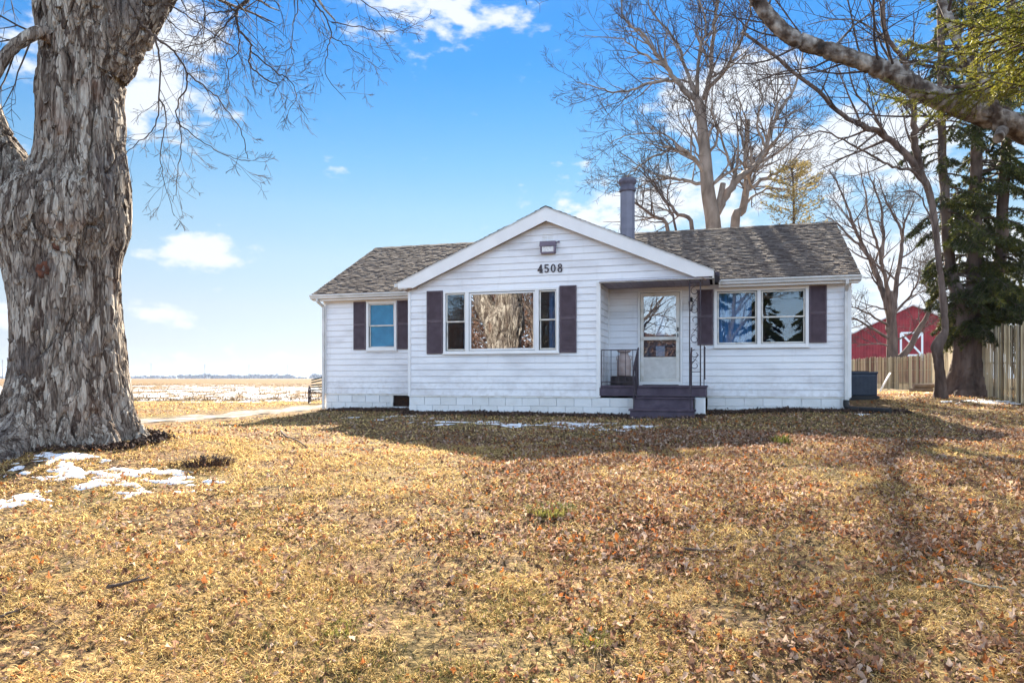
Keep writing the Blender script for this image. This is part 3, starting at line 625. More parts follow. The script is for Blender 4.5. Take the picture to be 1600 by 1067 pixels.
# windows
def frame(mb, u0, u1, z0, z1, v, w_, d, ch=.006):
    mb.box(u0, u0 + w_, v - d, v, z0, z1, ch); mb.box(u1 - w_, u1, v - d, v, z0, z1, ch); mb.box(u0 + w_, u1 - w_, v - d, v, z1 - w_, z1, ch); mb.box(u0 + w_, u1 - w_, v - d, v, z0, z0 + w_, ch)
def sash(win, u0, u1, z0, z1, v, glass='glass_side', trim='old_trim', back=None, zm=None):
    zm = zm or (z0 + z1) / 2
    mb = MB(); frame(mb, u0, u1, zm - .015, z1, v + .02, .032, .03, .004); hb(mb, 'sash', trim, win)
    mb = MB(); frame(mb, u0, u1, z0, zm + .015, v + .045, .032, .022, .004); hb(mb, 'sash', trim, win)
    hb(MB().box(u0 + .03, u1 - .03, v + .008, v + .011, zm + .015, z1 - .03), 'pane', glass, win)
    hb(MB().box(u0 + .03, u1 - .03, v + .031, v + .034, z0 + .03, zm - .015), 'pane', glass, win)
    if back:
        mb = MB()
        if back == 'blind':
            z = z0
            while z < z1: mb.quad((u0, v + .06, z), (u1, v + .06, z), (u1, v + .045, z + .034), (u0, v + .045, z + .034)); z += .035
            hb(mb, 'blind', 'sky_tinted_blind', win)
        else:
            s, e = back; n = 24
            for k in range(n):
                a, b = s + (e - s) * k / n, s + (e - s) * (k + 1) / n
                mb.quad((a, v + .14 + .02 * math.sin(k * 1.7), z0), (b, v + .14 + .02 * math.sin(k * 1.7 + 1.7), z0), (b, v + .14 + .02 * math.sin(k * 1.7 + 1.7), z1), (a, v + .14 + .02 * math.sin(k * 1.7), z1), True)
            hb(mb, 'curtain', 'curtain', win)
def jamb(mb, u0, u1, z0, z1, v):
    mb.box(u0, u0 + .012, v - .01, v + .1, z0, z1); mb.box(u1 - .012, u1, v - .01, v + .1, z0, z1); mb.box(u0 + .012, u1 - .012, v - .01, v + .1, z1 - .012, z1); mb.box(u0 + .012, u1 - .012, v - .01, v + .1, z0, z0 + .012)
# left
mb = MB(); u0, u1, z0, z1 = WL; frame(mb, u0 - .03, u1 + .03, z0 - .03, z1 + .02, VW - .017, .07, .03); mb.box(u0 - .05, u1 + .05, VW - .07, VW - .018, z0 - .055, z0 - .031, .005); jamb(mb, u0, u1, z0, z1, VW)
win = hb(mb, 'window', 'trim'); win['label'] = 'small double hung window with sky tinted blind on the left wing'
sash(win, u0 + .04, u1 - .04, z0 + .04, z1 - .05, VW, glass='glass_blind', back='blind')
# right pair
mb = MB(); u0, u1, z0, z1 = WR; frame(mb, u0 - .03, u1 + .03, z0 - .03, z1 + .02, VW - .017, .07, .03); um = (u0 + u1) / 2 - .03; mb.box(um - .04, um + .04, VW - .045, VW - .017, z0 + .04, z1 - .05); mb.box(u0 - .05, u1 + .05, VW - .07, VW - .018, z0 - .055, z0 - .031, .005); jamb(mb, u0, u1, z0, z1, VW)
win = hb(mb, 'window', 'trim'); win['label'] = 'wide paired double hung window right of the porch'
sash(win, u0 + .045, um - .05, z0 + .05, z1 - .06, VW, back=(u0, u0 + .8)); sash(win, um + .05, u1 - .045, z0 + .05, z1 - .06, VW)
# three-part front window
mb = MB(); u0, u1, z0, z1 = WB; frame(mb, u0 - .02, u1 + .02, z0 - .02, z1 + .01, VB - .017, .055, .03)
for um in (-5.80, -4.10): mb.box(um - .045, um + .045, VB - .05, VB - .017, z0 + .035, z1 - .045, .005)
mb.box(u0 - .04, u1 + .04, VB - .085, VB - .018, z0 - .05, z0 - .021, .006); jamb(mb, u0, u1, z0, z1, VB)
win = hb(mb, 'window', 'trim'); win['label'] = 'three part front window with large picture pane'
sash(win, u0 + .04, -5.85, z0 + .05, z1 - .05, VB, back=(-5.95, -5.85), zm=2.02); sash(win, -4.05, u1 - .04, z0 + .05, z1 - .05, VB, back=(-3.85, -3.65), zm=2.02)
mb = MB(); frame(mb, -5.75, -4.15, z0 + .045, z1 - .055, VB + .01, .04, .03, .004); hb(mb, 'sash', 'trim', win)
hb(MB().box(-5.71, -4.19, VB + .0, VB + .004, z0 + .08, z1 - .09), 'pane', 'glass', win)
# shutters with louvres
def shutter(u0, u1, z0, z1, v):
    mb = MB(); frame(mb, u0, u1, z0, z1, v - .017, .035, .026, .003); zm = z0 + (z1 - z0) * .52
    mb.box(u0 + .035, u1 - .035, v - .04, v - .017, zm - .03, zm + .03)
    mb.box(u0 + .036, u1 - .036, v - .021, v - .0165, z0 + .03, z1 - .03)
    for a, b in ((z0 + .04, zm - .035), (zm + .035, z1 - .04)):
        z = a
        while z < b: mb.quad((u0 + .035, v - .04, z), (u1 - .035, v - .04, z), (u1 - .035, v - .024, z + .026), (u0 + .035, v - .024, z + .026)); z += .028
    return hb(mb, 'shutter', 'shutter')
shutter(-9.48, -9.12, 1.44, 2.72, VW); shutter(-8.20, -7.84, 1.44, 2.72, VW); shutter(-6.83, -6.42, 1.26, 2.77, VB); shutter(-3.57, -3.18, 1.26, 2.78, VB); shutter(-.58, -.23, 1.45, 2.73, VW); shutter(1.83, 2.19, 1.47, 2.74, VW)
# storm door
u0, u1, z0, z1 = DO
mb = MB(); frame(mb, u0 + .0, u1 - .0, z0, z1, VW - .017, .05, .03); mb.box(u0, u1, VW - .06, VW + .1, z0 - .03, z0); jamb(mb, u0 + .001, u1 - .001, z0, z1, VW); hb(mb, 'door_frame', 'trim')
mb = MB(); a0, a1, b0, b1 = u0 + .06, u1 - .06, z0 + .05, z1 - .06
mb.box(a0, a0 + .075, VW - .035, VW - .005, b0, b1, .004); mb.box(a1 - .085, a1, VW - .035, VW - .005, b0, b1, .004)
zz = [(b0, b0 + .06), (b0 + .53, b0 + .58), (b0 + .98, b0 + 1.06), (b1 - .08, b1)]
for c, d in zz: mb.box(a0 + .075, a1 - .085, VW - .033, VW - .007, c, d, .004)
door = hb(mb, 'door', 'old_trim')
hb(MB().box(a0 + .075, a1 - .085, VW - .024, VW - .012, zz[0][1], zz[1][0]), 'lower_panel', 'door_panel', door)
hb(MB().box(a0 + .075, a1 - .085, VW - .022, VW - .019, zz[1][1], zz[2][0]), 'pane', 'glass_dim', door)
hb(MB().box(a0 + .075, a1 - .085, VW - .022, VW - .019, zz[2][1], zz[3][0]), 'pane', 'glass_dim', door)
hb(MB().box(a1 - .055, a1 - .025, VW - .075, VW - .036, b0 + 1.18, b0 + 1.27, .006), 'lock', 'black', door)
hb(MB().tube([(a1 - .04, VW - .04, b0 + 1.05), (a1 - .04, VW - .08, b0 + 1.07), (a1 - .04, VW - .08, b0 + 1.13)], .012, 6), 'handle', 'black', door)
for c, d in ((1.30, 1.55), (.99 + .09, 1.13 + .14), (.60, .84)):
    zc = b0 + c; um_ = (a0 + a1) / 2 + random.uniform(-.01, .02)
    hb(MB().box(um_ - .10, um_ + .11, VW - .0185, VW - .0175, zc, zc + (d - c)), 'notice', 'paper', door)
hb(MB().box(a0 + .05, a1 - .05, VW + .09, VW + .11, z0, z1 - .05), 'inner_door', mat('inner_door_paint', [(.16, .13, .14), (.22, .19, .2)], .6, 3), door)
# porch deck, steps, pier
mb = MB(); k = 0
v = VB - .05
mb.box(BR + .0, -.36, VB - .03, VW - .02, Z0 + .02, .475); mb.box(BR + .03, -.34, VB - .055, VW - .02, .476, .52, .006)
hb(mb, 'porch_deck', 'plum_paint')
mb = MB(); SU0, SU1 = -1.86, -.62
mb.box(SU0, SU1, 15.62, VB - .035, -.3, .235); mb.box(SU0 - .03, SU1 + .03, 15.585, VB - .057, .236, .275, .006)
mb.box(SU0 - .04, SU1 + .04, 15.28, 15.618, -.3, -.01); mb.box(SU0 - .07, SU1 + .07, 15.245, 15.58, -.009, .03, .006)
hb(mb, 'steps', 'plum_paint')
hb(MB().box(-.60, -.375, VB - .0, VB + .3, -.3, .27, .025), 'pier', 'block')
hb(MB().box(-1.80, -1.0, VW - .42, VW - .05, .522, .534), 'doormat', 'black')
# iron work
def scroll(cu, cz, v, r, turn, start, n=18, dirn=1):
    pts = []
    for k in range(n + 1):
        t = k / n; a = start + dirn * turn * t; rr = r * (1 - .62 * t); pts.append((cu + rr * math.cos(a), v, cz + rr * math.sin(a)))
    return pts
CUA, CUB = -.70, -.475; CV = VB - .02
mb = MB(); mb.tube([(CUA, CV, .50), (CUA, CV, 2.80)], .019, 4, sq=True); mb.tube([(CUB, CV, .50), (CUB, CV, 2.80)], .019, 4, sq=True)
for z in (.82, 2.74): mb.tube([(CUA, CV, z), (CUB, CV, z)], .008, 4)
for z in (.96, 1.20, 1.52, 1.93, 2.16, 2.56):
    cu = (CUA + CUB) / 2; up_ = 1 if int(z * 100) % 2 == 0 else -1
    mb.tube(scroll(cu, z, CV, .10, 5.6, math.pi * (.5 if up_ > 0 else 1.5), dirn=1), .0085, 5)
for z in (1.08, 1.72, 2.36):
    mb.tube([(CUA + .03, CV, z - .12), ((CUA + CUB) / 2, CV, z), (CUB - .03, CV, z + .12)], .006, 5); mb.tube([((CUA + CUB) / 2 - .05, CV, z + .03), ((CUA + CUB) / 2 + .05, CV, z - .03)], .006, 5)
hb(mb, 'iron_column', 'iron')
mb = MB(); mb.tube([(BR + .04, CV, 1.31), (-1.83, CV, 1.31)], .014, 4, sq=True); mb.tube([(BR + .04, CV, .60), (-1.83, CV, .60)], .011, 4, sq=True)
for u in (BR + .10, BR + .26, BR + .42, BR + .58, BR + .74): mb.tube([(u, CV, .60), (u, CV, 1.31)], .009, 4, sq=True)
mb.tube([(-1.80, CV, .51), (-1.80, CV, 1.36)], .015, 4, sq=True); mb.tube([(BR + .05, CV, .51), (BR + .05, CV, 1.32)], .012, 4, sq=True)
hb(mb, 'porch_railing', 'iron')
for u in (-1.80, -.66):
    mb = MB(); A = (u, CV, 1.33); B = (u - .03 if u < -1 else u, 15.35, .90)
    mb.tube([A, B, (B[0], 15.31, .86), (B[0], 15.32, .80)], .024, 4, sq=True); mb.tube([(B[0], 15.37, .02), (B[0], 15.37, .89)], .020, 4, sq=True)
    mb.tube([(u, CV, .62), (B[0], 15.37, .22)], .015, 4, sq=True); mb.tube([(u, CV, 1.24), (B[0], 15.37, .81)], .013, 4, sq=True)
    if u > -1: mb.tube([(u, CV, .51), (u, CV, 1.33)], .016, 4, sq=True)
    for k in range(5):
        t = (k + .5) / 5; vv = CV + (15.37 - CV) * t; zt = 1.33 + (.9 - 1.33) * t; zb = .62 + (.22 - .62) * t
        zc = (zt + zb) / 2; pts = [(u, vv + .05 * math.sin(q * 1.57), zb + (zt - zb) * q / 8) for q in range(9)]
        mb.tube(pts, .012, 4); mb.tube([(u, vv - .05 * math.sin(q * 1.57), zb + (zt - zb) * q / 8) for q in range(9)], .012, 4)
    hb(mb, 'stair_railing', 'iron')
# right end railing of the porch deck
mb = MB(); mb.tube([(-.40, CV, .52), (-.40, CV, 1.30), (-.40, CV + .08, 1.38), (-.40, VW - .05, 1.38)], .012, 4, sq=True); mb.tube([(-.40, CV, .66), (-.40, VW - .05, .66)], .010, 4, sq=True)
for k in range(5): mb.tube([(-.40, CV + .2 + k * .2, .66), (-.40, CV + .2 + k * .2, 1.38)], .008, 4, sq=True)
hb(mb, 'porch_railing', 'iron')
# wall lantern
lu, lz = -.72, 2.40
mb = MB(); mb.box(lu - .035, lu + .035, VW - .03, VW - .012, lz - .02, lz + .16, .004); mb.tube([(lu, VW - .03, lz + .10), (lu, VW - .10, lz + .15), (lu, VW - .12, lz + .09)], .010, 6)
mb.lathe(lu, VW - .12, [(.008, lz + .13), (.02, lz + .10), (.055, lz + .055), (.06, lz + .04), (.05, lz + .04)], 8, False); mb.lathe(lu, VW - .12, [(.02, lz - .17), (.035, lz - .15), (.035, lz - .14)], 8, False)
for k in range(6):
    a = k * math.pi / 3; mb.tube([(lu + .05 * math.cos(a), VW - .12 + .05 * math.sin(a), lz + .04), (lu + .035 * math.cos(a), VW - .12 + .035 * math.sin(a), lz - .14)], .005, 4)
ln = hb(mb, 'wall_lantern', 'black'); hb(MB().lathe(lu, VW - .12, [(.030, lz - .14), (.045, lz + .04)], 8, False), 'lamp_glass', 'lamp_glass', ln)
# flood light under the peak
fu, fz = -3.83, 3.66
mb = MB(); mb.prism([(fu - .18, fz + .13), (fu + .18, fz + .13), (fu + .19, fz + .02), (fu - .19, fz + .02)], VB - .13, VB - .018)
mb.box(fu - .17, fu + .17, VB - .03, VB - .018, fz - .14, fz + .02); mb.box(fu - .155, fu + .155, VB - .12, VB - .03, fz - .145, fz - .115); mb.box(fu - .175, fu - .145, VB - .115, VB - .03, fz - .12, fz + .02); mb.box(fu + .145, fu + .175, VB - .115, VB - .03, fz - .12, fz + .02)
mb.tube([(fu + .18, VB - .06, fz + .10), (fu + .24, VB - .06, fz + .11)], .014, 6); mb.lathe(fu + .25, VB - .06, [(.018, fz + .095), (.022, fz + .115), (.012, fz + .13)], 8)
fl = hb(mb, 'flood_light', mat('flood_plum', [(.13, .10, .14), (.19, .15, .2)], .5, 8)); hb(MB().box(fu - .14, fu + .14, VB - .105, VB - .035, fz - .112, fz + .018, .01), 'lens', 'lamp_glass', fl)
# gable vent slots
mb = MB()
for r in range(6):
    for c_ in (-1, 1): mb.box(PK - .13 + (c_ > 0) * .14, PK - .02 + (c_ > 0) * .14, VB - .018, VB - .008, 3.99 - r * .035, 3.995 - r * .035)
hb(mb, 'vent_slots', 'old_trim')
# house number
def text_obj(s, size, ext):
    cu_ = bpy.data.curves.new('num', 'FONT'); cu_.body = s; cu_.size = size; cu_.extrude = ext; cu_.align_x = 'CENTER'; cu_.align_y = 'CENTER'; cu_.offset = .009
    o = bpy.data.objects.new('num', cu_); C.objects.link(o); dg = bpy.context.evaluated_depsgraph_get(); dg.update()
    me = bpy.data.meshes.new_from_object(o.evaluated_get(dg)); bpy.data.objects.remove(o); return me
def digit_geo():
    T = .030; mb = MB(); y0, y1 = VB - .034, VB - .018; H = .19; Wd = .115
    def arc(cx, cz, rx, rz, a0, a1, n=20, w_=T):
        nonlocal mb
        for k in range(n):
            p = a0 + (a1 - a0) * k / n; q = a0 + (a1 - a0) * (k + 1) / n
            o = [(cx + rx * math.cos(p), cz + rz * math.sin(p)), (cx + rx * math.cos(q), cz + rz * math.sin(q)), (cx + (rx - w_) * math.cos(q), cz + (rz - w_ * .75) * math.sin(q)), (cx + (rx - w_) * math.cos(p), cz + (rz - w_ * .75) * math.sin(p))]
            mb.prism(o, y0, y1)
    def bar(a, b, c, d):
        nonlocal mb
        mb.prism([(a, c), (b, c), (b, d), (a, d)], y0, y1)
    zb = 3.09; x = -4.09
    # 4 with serif foot
    bar(x + .072, x + .105, zb, zb + H); bar(x, x + .125, zb + .045, zb + .072); mb.prism([(x, zb + .05), (x + .03, zb + .05), (x + .104, zb + H), (x + .074, zb + H)], y0 - .001, y1); bar(x + .05, x + .125, zb - .001, zb + .022)
    hb(mb, 'house_number', 'iron'); mb = MB(); x += .157   # 5
    bar(x + .012, x + .105, zb + H - .028, zb + H); bar(x + .012, x + .036, zb + .095, zb + H - .028); arc(x + .056, zb + .062, .056, .062, -2.7, 2.3)
    hb(mb, 'house_number', 'iron'); mb = MB(); x += .157   # 0
    arc(x + .057, zb + H / 2, .057, H / 2, 0, 2 * math.pi, 28)
    hb(mb, 'house_number', 'iron'); mb = MB(); x += .157   # 8
    arc(x + .057, zb + .052, .057, .056, 0, 2 * math.pi, 24); arc(x + .057, zb + .143, .049, .049, 0, 2 * math.pi, 24)
    return mb
hb(digit_geo(), 'house_number', 'iron')
# flue
CU_, CV_ = -2.37, 18.55
zb = 4.0
mb = MB(); mb.lathe(CU_, CV_, [(.185, zb), (.185, 5.52)], 8, False); mb.lathe(CU_, CV_, [(.195, 4.50), (.195, 4.53)], 8, False)
hb(mb, 'chimney_flue', 'flue'); hb(MB().lathe(CU_, CV_, [(.20, 5.47), (.215, 5.50), (.215, 5.54), (.19, 5.55), (.185, 5.66), (.225, 5.68), (.235, 5.76), (.21, 5.80), (.1, 5.83)], 16), 'chimney_cap', 'flue_cap')

# things on the porch
x_, y_ = W(-2.22, 16.75)
pl = empty('planter_box', (x_, y_, .52), -TH); tag(pl, 'dark low planter box on the porch under the milk can', 'planter')
MB().box(-.30, .30, -.14, .14, 0, .20, .01).build('box', 'planter', pl); MB().box(-.27, .27, -.11, .11, .201, .215).build('soil', 'mulch', pl)
mc = empty('milk_can', (x_, y_, .735), -TH); tag(mc, 'old brownish metal milk can behind the porch railing', 'milk can')
MB().lathe(0, 0, [(.155, 0), (.165, .02), (.165, .36), (.16, .38), (.155, .40), (.12, .47), (.10, .50), (.10, .535)], 24).build('body', 'can', mc)
MB().lathe(0, 0, [(.10, .536), (.13, .545), (.165, .575), (.165, .59), (.12, .60), (.05, .605)], 24).build('lid', 'can', mc)
for sg in (-1, 1): MB().tube([(sg * .12, 0, .47), (sg * .17, 0, .46), (sg * .175, 0, .38), (sg * .16, 0, .36)], .010, 6).build('handle', 'can', mc)

# ================================================================== AC unit, bench, fence, barn, poles
ax, ay = 9.28, 19.3; az_ = g1(ax, ay)
ac = empty('air_conditioner', (ax, ay, az_), -TH); tag(ac, 'dark blue grey air conditioning unit beside the right end of the house', 'air conditioner')
MB().box(-.48, .48, -.45, .45, -.05, .08, .015).build('base', 'black', ac)
mb = MB(); mb.box(-.43, .43, -.40, .40, .08, .66, .03)
for k in range(26):
    u = -.40 + k * .032; mb.box(u, u + .014, -.414, -.40, .12, .60)
mb.build('casing', 'ac_grey', ac); MB().box(-.45, .45, -.42, .42, .66, .71, .02).build('top_cover', 'ac_grey', ac)
MB().lathe(0, 0, [(.30, .712), (.30, .73), (.28, .735)], 24).build('fan_guard', 'black', ac)

bx_, by_ = at(490, 628, 24.3).x, 24.3
be = empty('garden_bench', (bx_ + .5, by_, g1(bx_, by_)), rad(8)); tag(be, 'dark garden bench with wagon wheel arms behind the left corner', 'bench')
mb = MB()
for k in range(5): mb.box(-.6, .6, -.22 + k * .09, -.15 + k * .09, .36, .385, .004)
mb.build('seat', 'iron', be)
mb = MB()
for k in range(5): mb.tube([(-.6 + .0, .24 + k * .02, .46 + k * .085), (0, .24 + k * .02, .50 + k * .085 + (k > 2) * .1), (.6, .24 + k * .02, .46 + k * .085)], .03, 4, sq=True)
mb.build('backrest', 'dark_green', be)
for sg in (-1, 1):
    mb = MB(); x = sg * .62
    ring = [(x, .30 * math.cos(a), .30 + .29 * math.sin(a)) for a in [2 * math.pi * k / 20 for k in range(21)]]
    mb.tube(ring, .018, 5); 
    for k in range(4):
        a = math.pi * k / 4; mb.tube([(x, .29 * math.cos(a), .30 + .28 * math.sin(a)), (x, -.29 * math.cos(a), .30 - .28 * math.sin(a))], .011, 4)
    mb.build('wheel_arm', 'iron', be)
mb = MB(); mb.tube([(-.62, -.3, 0), (-.62, -.3, .42), (.62, -.3, .42), (.62, -.3, 0)], .018, 4, sq=True); mb.tube([(-.62, -.3, .05), (0, -.3, .38), (.62, -.3, .05)], .012, 4); mb.build('leg_frame', 'iron', be)

# stockade fence
fpts = [(11.7, 14.6), (12.4, 17.4), (13.75, 22.3), (17.65, 29.0), (20.5, 35.0), (20.9, 44.2), (20.7, 52)]
fe = empty('stockade_fence', (12.4, 17.4, g1(12.4, 17.4))); tag(fe, 'weathered wooden stockade fence running back from the right edge', 'fence')
ox, oy, oz = fe.location
mb = MB()
for (x0, y0), (x1, y1) in zip(fpts, fpts[1:]):
    L = math.hypot(x1 - x0, y1 - y0); n = int(L / .102); tx, ty = (x1 - x0) / L, (y1 - y0) / L; nx_, ny_ = -ty, tx
    if nx_ > 0: nx_, ny_ = -nx_, -ny_
    for k in range(n):
        s = (k + .5) / n; x, y = x0 + (x1 - x0) * s, y0 + (y1 - y0) * s; z = g1(x, y); h = 1.80 + .16 * max(0, min(1, (22 - y) / 5)) + .04 * math.sin(s * 9 + x0) + random.uniform(-.05, .05); r = random.uniform(.028, .037); l = random.uniform(-.012, .012)
        base = len(mb.v); ring = [(-1, 0), (-.85, .4), (0, .55), (.85, .4), (1, 0)]
        for zz_, rr in ((z + .02, 1), (z + h - .07, 1), (z + h, .35)):
            for a, b in ring: mb.v.append((x + tx * (a * r * rr + l * (zz_ - z)) + nx_ * b * r * rr - ox, y + ty * (a * r * rr + l * (zz_ - z)) + ny_ * b * r * rr - oy, zz_ - oz))
        for i in range(2):
            for j in range(5):
                a = base + i * 5 + j; b = base + i * 5 + (j + 1) % 5; mb.f.append((a, b, b + 5, a + 5)); mb.sm.append(False)
    for zr in (.35, 1.0, 1.55):
        za, zb_ = g1(x0, y0) + zr - oz, g1(x1, y1) + zr - oz
        MB().tube([(x0 - nx_ * .04 - ox, y0 - ny_ * .04 - oy, za), (x1 - nx_ * .04 - ox, y1 - ny_ * .04 - oy, zb_)], .035, 4, sq=True).build('rail', 'fence_wood', fe)
    m_ = int(L / 2.4) + 1
    for k in range(m_):
        x, y = x0 + (x1 - x0) * k / m_ - nx_ * .1, y0 + (y1 - y0) * k / m_ - ny_ * .1; z = g1(x, y); MB().tube([(x - ox, y - oy, z - .1 - oz), (x - ox, y - oy, z + 1.75 - oz)], .06, 6).build('post', 'fence_wood', fe)
tag(mb.build('pickets', 'fence_wood', fe), kind='stuff')

# barn
bp = at(1441, 591, 80); bn = empty('barn', (bp.x - 1.1, 80, .55), rad(-20)); tag(bn, 'red metal barn with white crossed door beyond the fence', 'barn')
apex, ez, hw = 8.2, 5.2, 6.0
mb = MB(); L = 20
def corr(mb, pts_top, x0, x1, y):     # ribbed wall
    n = int((x1 - x0) / .3); 
    for k in range(n):
        a, b = x0 + (x1 - x0) * k / n, x0 + (x1 - x0) * (k + 1) / n; m_ = a + .05
        mb.quad((a, y - .04, -1), (m_, y - .04, -1), (m_, y - .04, pts_top(m_)), (a, y - .04, pts_top(a))); mb.quad((m_, y - .04, -1), (m_ + .03, y, -1), (m_ + .03, y, pts_top(m_ + .03)), (m_, y - .04, pts_top(m_)))
        mb.quad((m_ + .03, y, -1), (b, y, -1), (b, y, pts_top(b)), (m_ + .03, y, pts_top(m_ + .03))); mb.quad((b, y, -1), (b, y - .04, -1), (b, y - .04, pts_top(b)), (b, y, pts_top(b)))
top = lambda x: apex - abs(x) * .5 if x > -hw else max(5.2 - (-hw - x) * .22, 1)
corr(mb, top, -13.5, hw, 0); mb.quad((hw, 0, -1), (hw, L, -1), (hw, L, ez), (hw, 0, ez)); mb.quad((-13.5, 0, -1), (-13.5, L, -1), (-13.5, L, 3.55), (-13.5, 0, 3.55))
mb.poly([(-hw, L, -1), (hw, L, -1), (hw, L, ez), (0, L, apex), (-hw, L, ez)])
mb.build('wall', 'barn_red', bn)
mb = MB()
for x0, z0_, x1, z1_ in ((0, apex, hw + .5, apex - (hw + .5) * .5), (0, apex, -hw, ez), (-hw, 5.2, -14, 5.2 - 8 * .22)):
    for o_ in (.02, .16): mb.poly([(x0, -.5, z0_ + o_), (x1, -.5, z1_ + o_), (x1, L + .5, z1_ + o_), (x0, L + .5, z0_ + o_)])
    mb.poly([(x0, -.5, z0_ + .02), (x1, -.5, z1_ + .02), (x1, -.5, z1_ + .16), (x0, -.5, z0_ + .16)])
mb.build('roof', 'barn_roof', bn)
mb = MB(); dw, d0, d1 = 1.05, 2.0, 5.2; dx0 = -.1
def bar2(mb, ax_, az2, bx2, bz2, w_=.1, y=-.1):
    t = Vector((bx2 - ax_, 0, bz2 - az2)).normalized(); n = Vector((-t.z, 0, t.x)) * w_
    mb.prism([(ax_ + n.x, az2 + n.z), (bx2 + n.x, bz2 + n.z), (bx2 - n.x, bz2 - n.z), (ax_ - n.x, az2 - n.z)], y, y + .05)
bar2(mb, dx0 - dw, d0 + .1, dx0 - dw, d1); bar2(mb, dx0 + dw, d0 + .1, dx0 + dw, d1); bar2(mb, dx0 - dw, d0 + .7, dx0 + dw, d0 + .7, y=-.103); bar2(mb, dx0 - dw, d1, dx0 + dw, d1, y=-.103); bar2(mb, dx0 - dw, d0 + .7, dx0 + dw, d1, y=-.106); bar2(mb, dx0 - dw, d1, dx0 + dw, d0 + .7, y=-.109)
mb.build('door_trim', 'barn_white', bn)

# transmission poles
for k, (px, top_y, Y) in enumerate([(4, 562, 960), (236, 567, 1100), (320, 569, 1180), (389, 569, 1280), (449, 570, 1400), (497, 571, 1520)]):
    p = at(px, YH, Y); h = (YH - top_y) / F * Y + .68
    po = empty('utility_pole', (p.x, Y, 0)); tag(po, ['utility pole far off at the left edge, left of the maple', 'utility pole nearest the right side of the maple trunk', 'second utility pole right of the maple on the horizon', 'middle utility pole above the far tree line', 'utility pole fourth from the maple on the horizon', 'faint utility pole nearest the house corner'][k], 'utility pole', 'utility poles along the horizon')
    MB().tube([(0, 0, -1), (0, 0, h)], [.55, .35], 6).build('pole', 'pole_wood', po)
    for zz_ in (h - 1.5, h - 4): MB().box(-1.8, 1.8, -.15, .15, zz_, zz_ + .3).build('crossarm', 'pole_wood', po)
# ================================================================== TREES
def vor(p): d = mn.voronoi(p)[0]; return d[1] - d[0]
def bark_disp(p, k=1.0):
    w1 = .45 * mn.noise(Vector((p.x * 2.4, p.y * 2.4, p.z * 1.3))); w2 = .25 * mn.noise(Vector((p.x * 5, p.y * 5, p.z * 4 + 7)))
    a1 = abs(mn.noise(Vector((p.x * 6.0 + w1 + w2, p.y * 6.0 + w1, p.z * .85)))); a2 = abs(mn.noise(Vector((p.x * 13 + w2 + 4, p.y * 13 + w1, p.z * 1.6)))); n3 = mn.noise(Vector((p.x * 30, p.y * 30, p.z * 9)))
    cell = mn.cell(Vector((p.x * 9 + 2 * w2, p.y * 9, p.z * 3.1 + 3 * w1)))
    c1 = min(a1 / .09, 1.0); c2 = min(a2 / .11, 1.0)
    return k * (.068 * c1 ** .7 + .024 * c2 + .007 * n3 + .015 * (cell - .5) * c1 - .012)
def bark_tube(mb, pts, rs, na, step, flare=None, k=1.0, lumps=()):
    pts = [Vector(p) for p in pts]; L = [0]
    for a, b in zip(pts, pts[1:]): L.append(L[-1] + (b - a).length)
    n = int(L[-1] / step); base = len(mb.v); ref = Vector((1, 0, 0))
    dense = []
    for i in range(n + 1):
        s = L[-1] * i / n; j = max(0, min(np.searchsorted(L, s) - 1, len(pts) - 2)); t = (s - L[j]) / (L[j + 1] - L[j]); dense.append((pts[j].lerp(pts[j + 1], t), rs[j] + (rs[j + 1] - rs[j]) * t))
    a = ref
    for i, (p, r) in enumerate(dense):
        t = (dense[min(i + 4, n)][0] - dense[max(i - 4, 0)][0]).normalized(); a = (a - t * a.dot(t)).normalized(); b = t.cross(a)
        for k_ in range(na):
            an = 2 * math.pi * k_ / na; d = a * math.cos(an) + b * math.sin(an); rr = r
            if flare: rr *= flare(an, p.z)
            q = p + d * rr; dd = bark_disp(q, k)
            for lp, lr, lh in lumps:
                e = ((q.x - lp.x) ** 2 + (q.y - lp.y) ** 2 + ((q.z - lp.z) * .8) ** 2) / lr ** 2
                if e < 4: dd += lh * math.exp(-e * 1.5)
            q = q + d * dd; mb.v.append((q.x, q.y, q.z))
    for i in range(n):
        for k_ in range(na): k2 = (k_ + 1) % na; mb.f.append((base + i * na + k_, base + i * na + k2, base + (i + 1) * na + k2, base + (i + 1) * na + k_)); mb.sm.append(True)
YM = MAP[1]
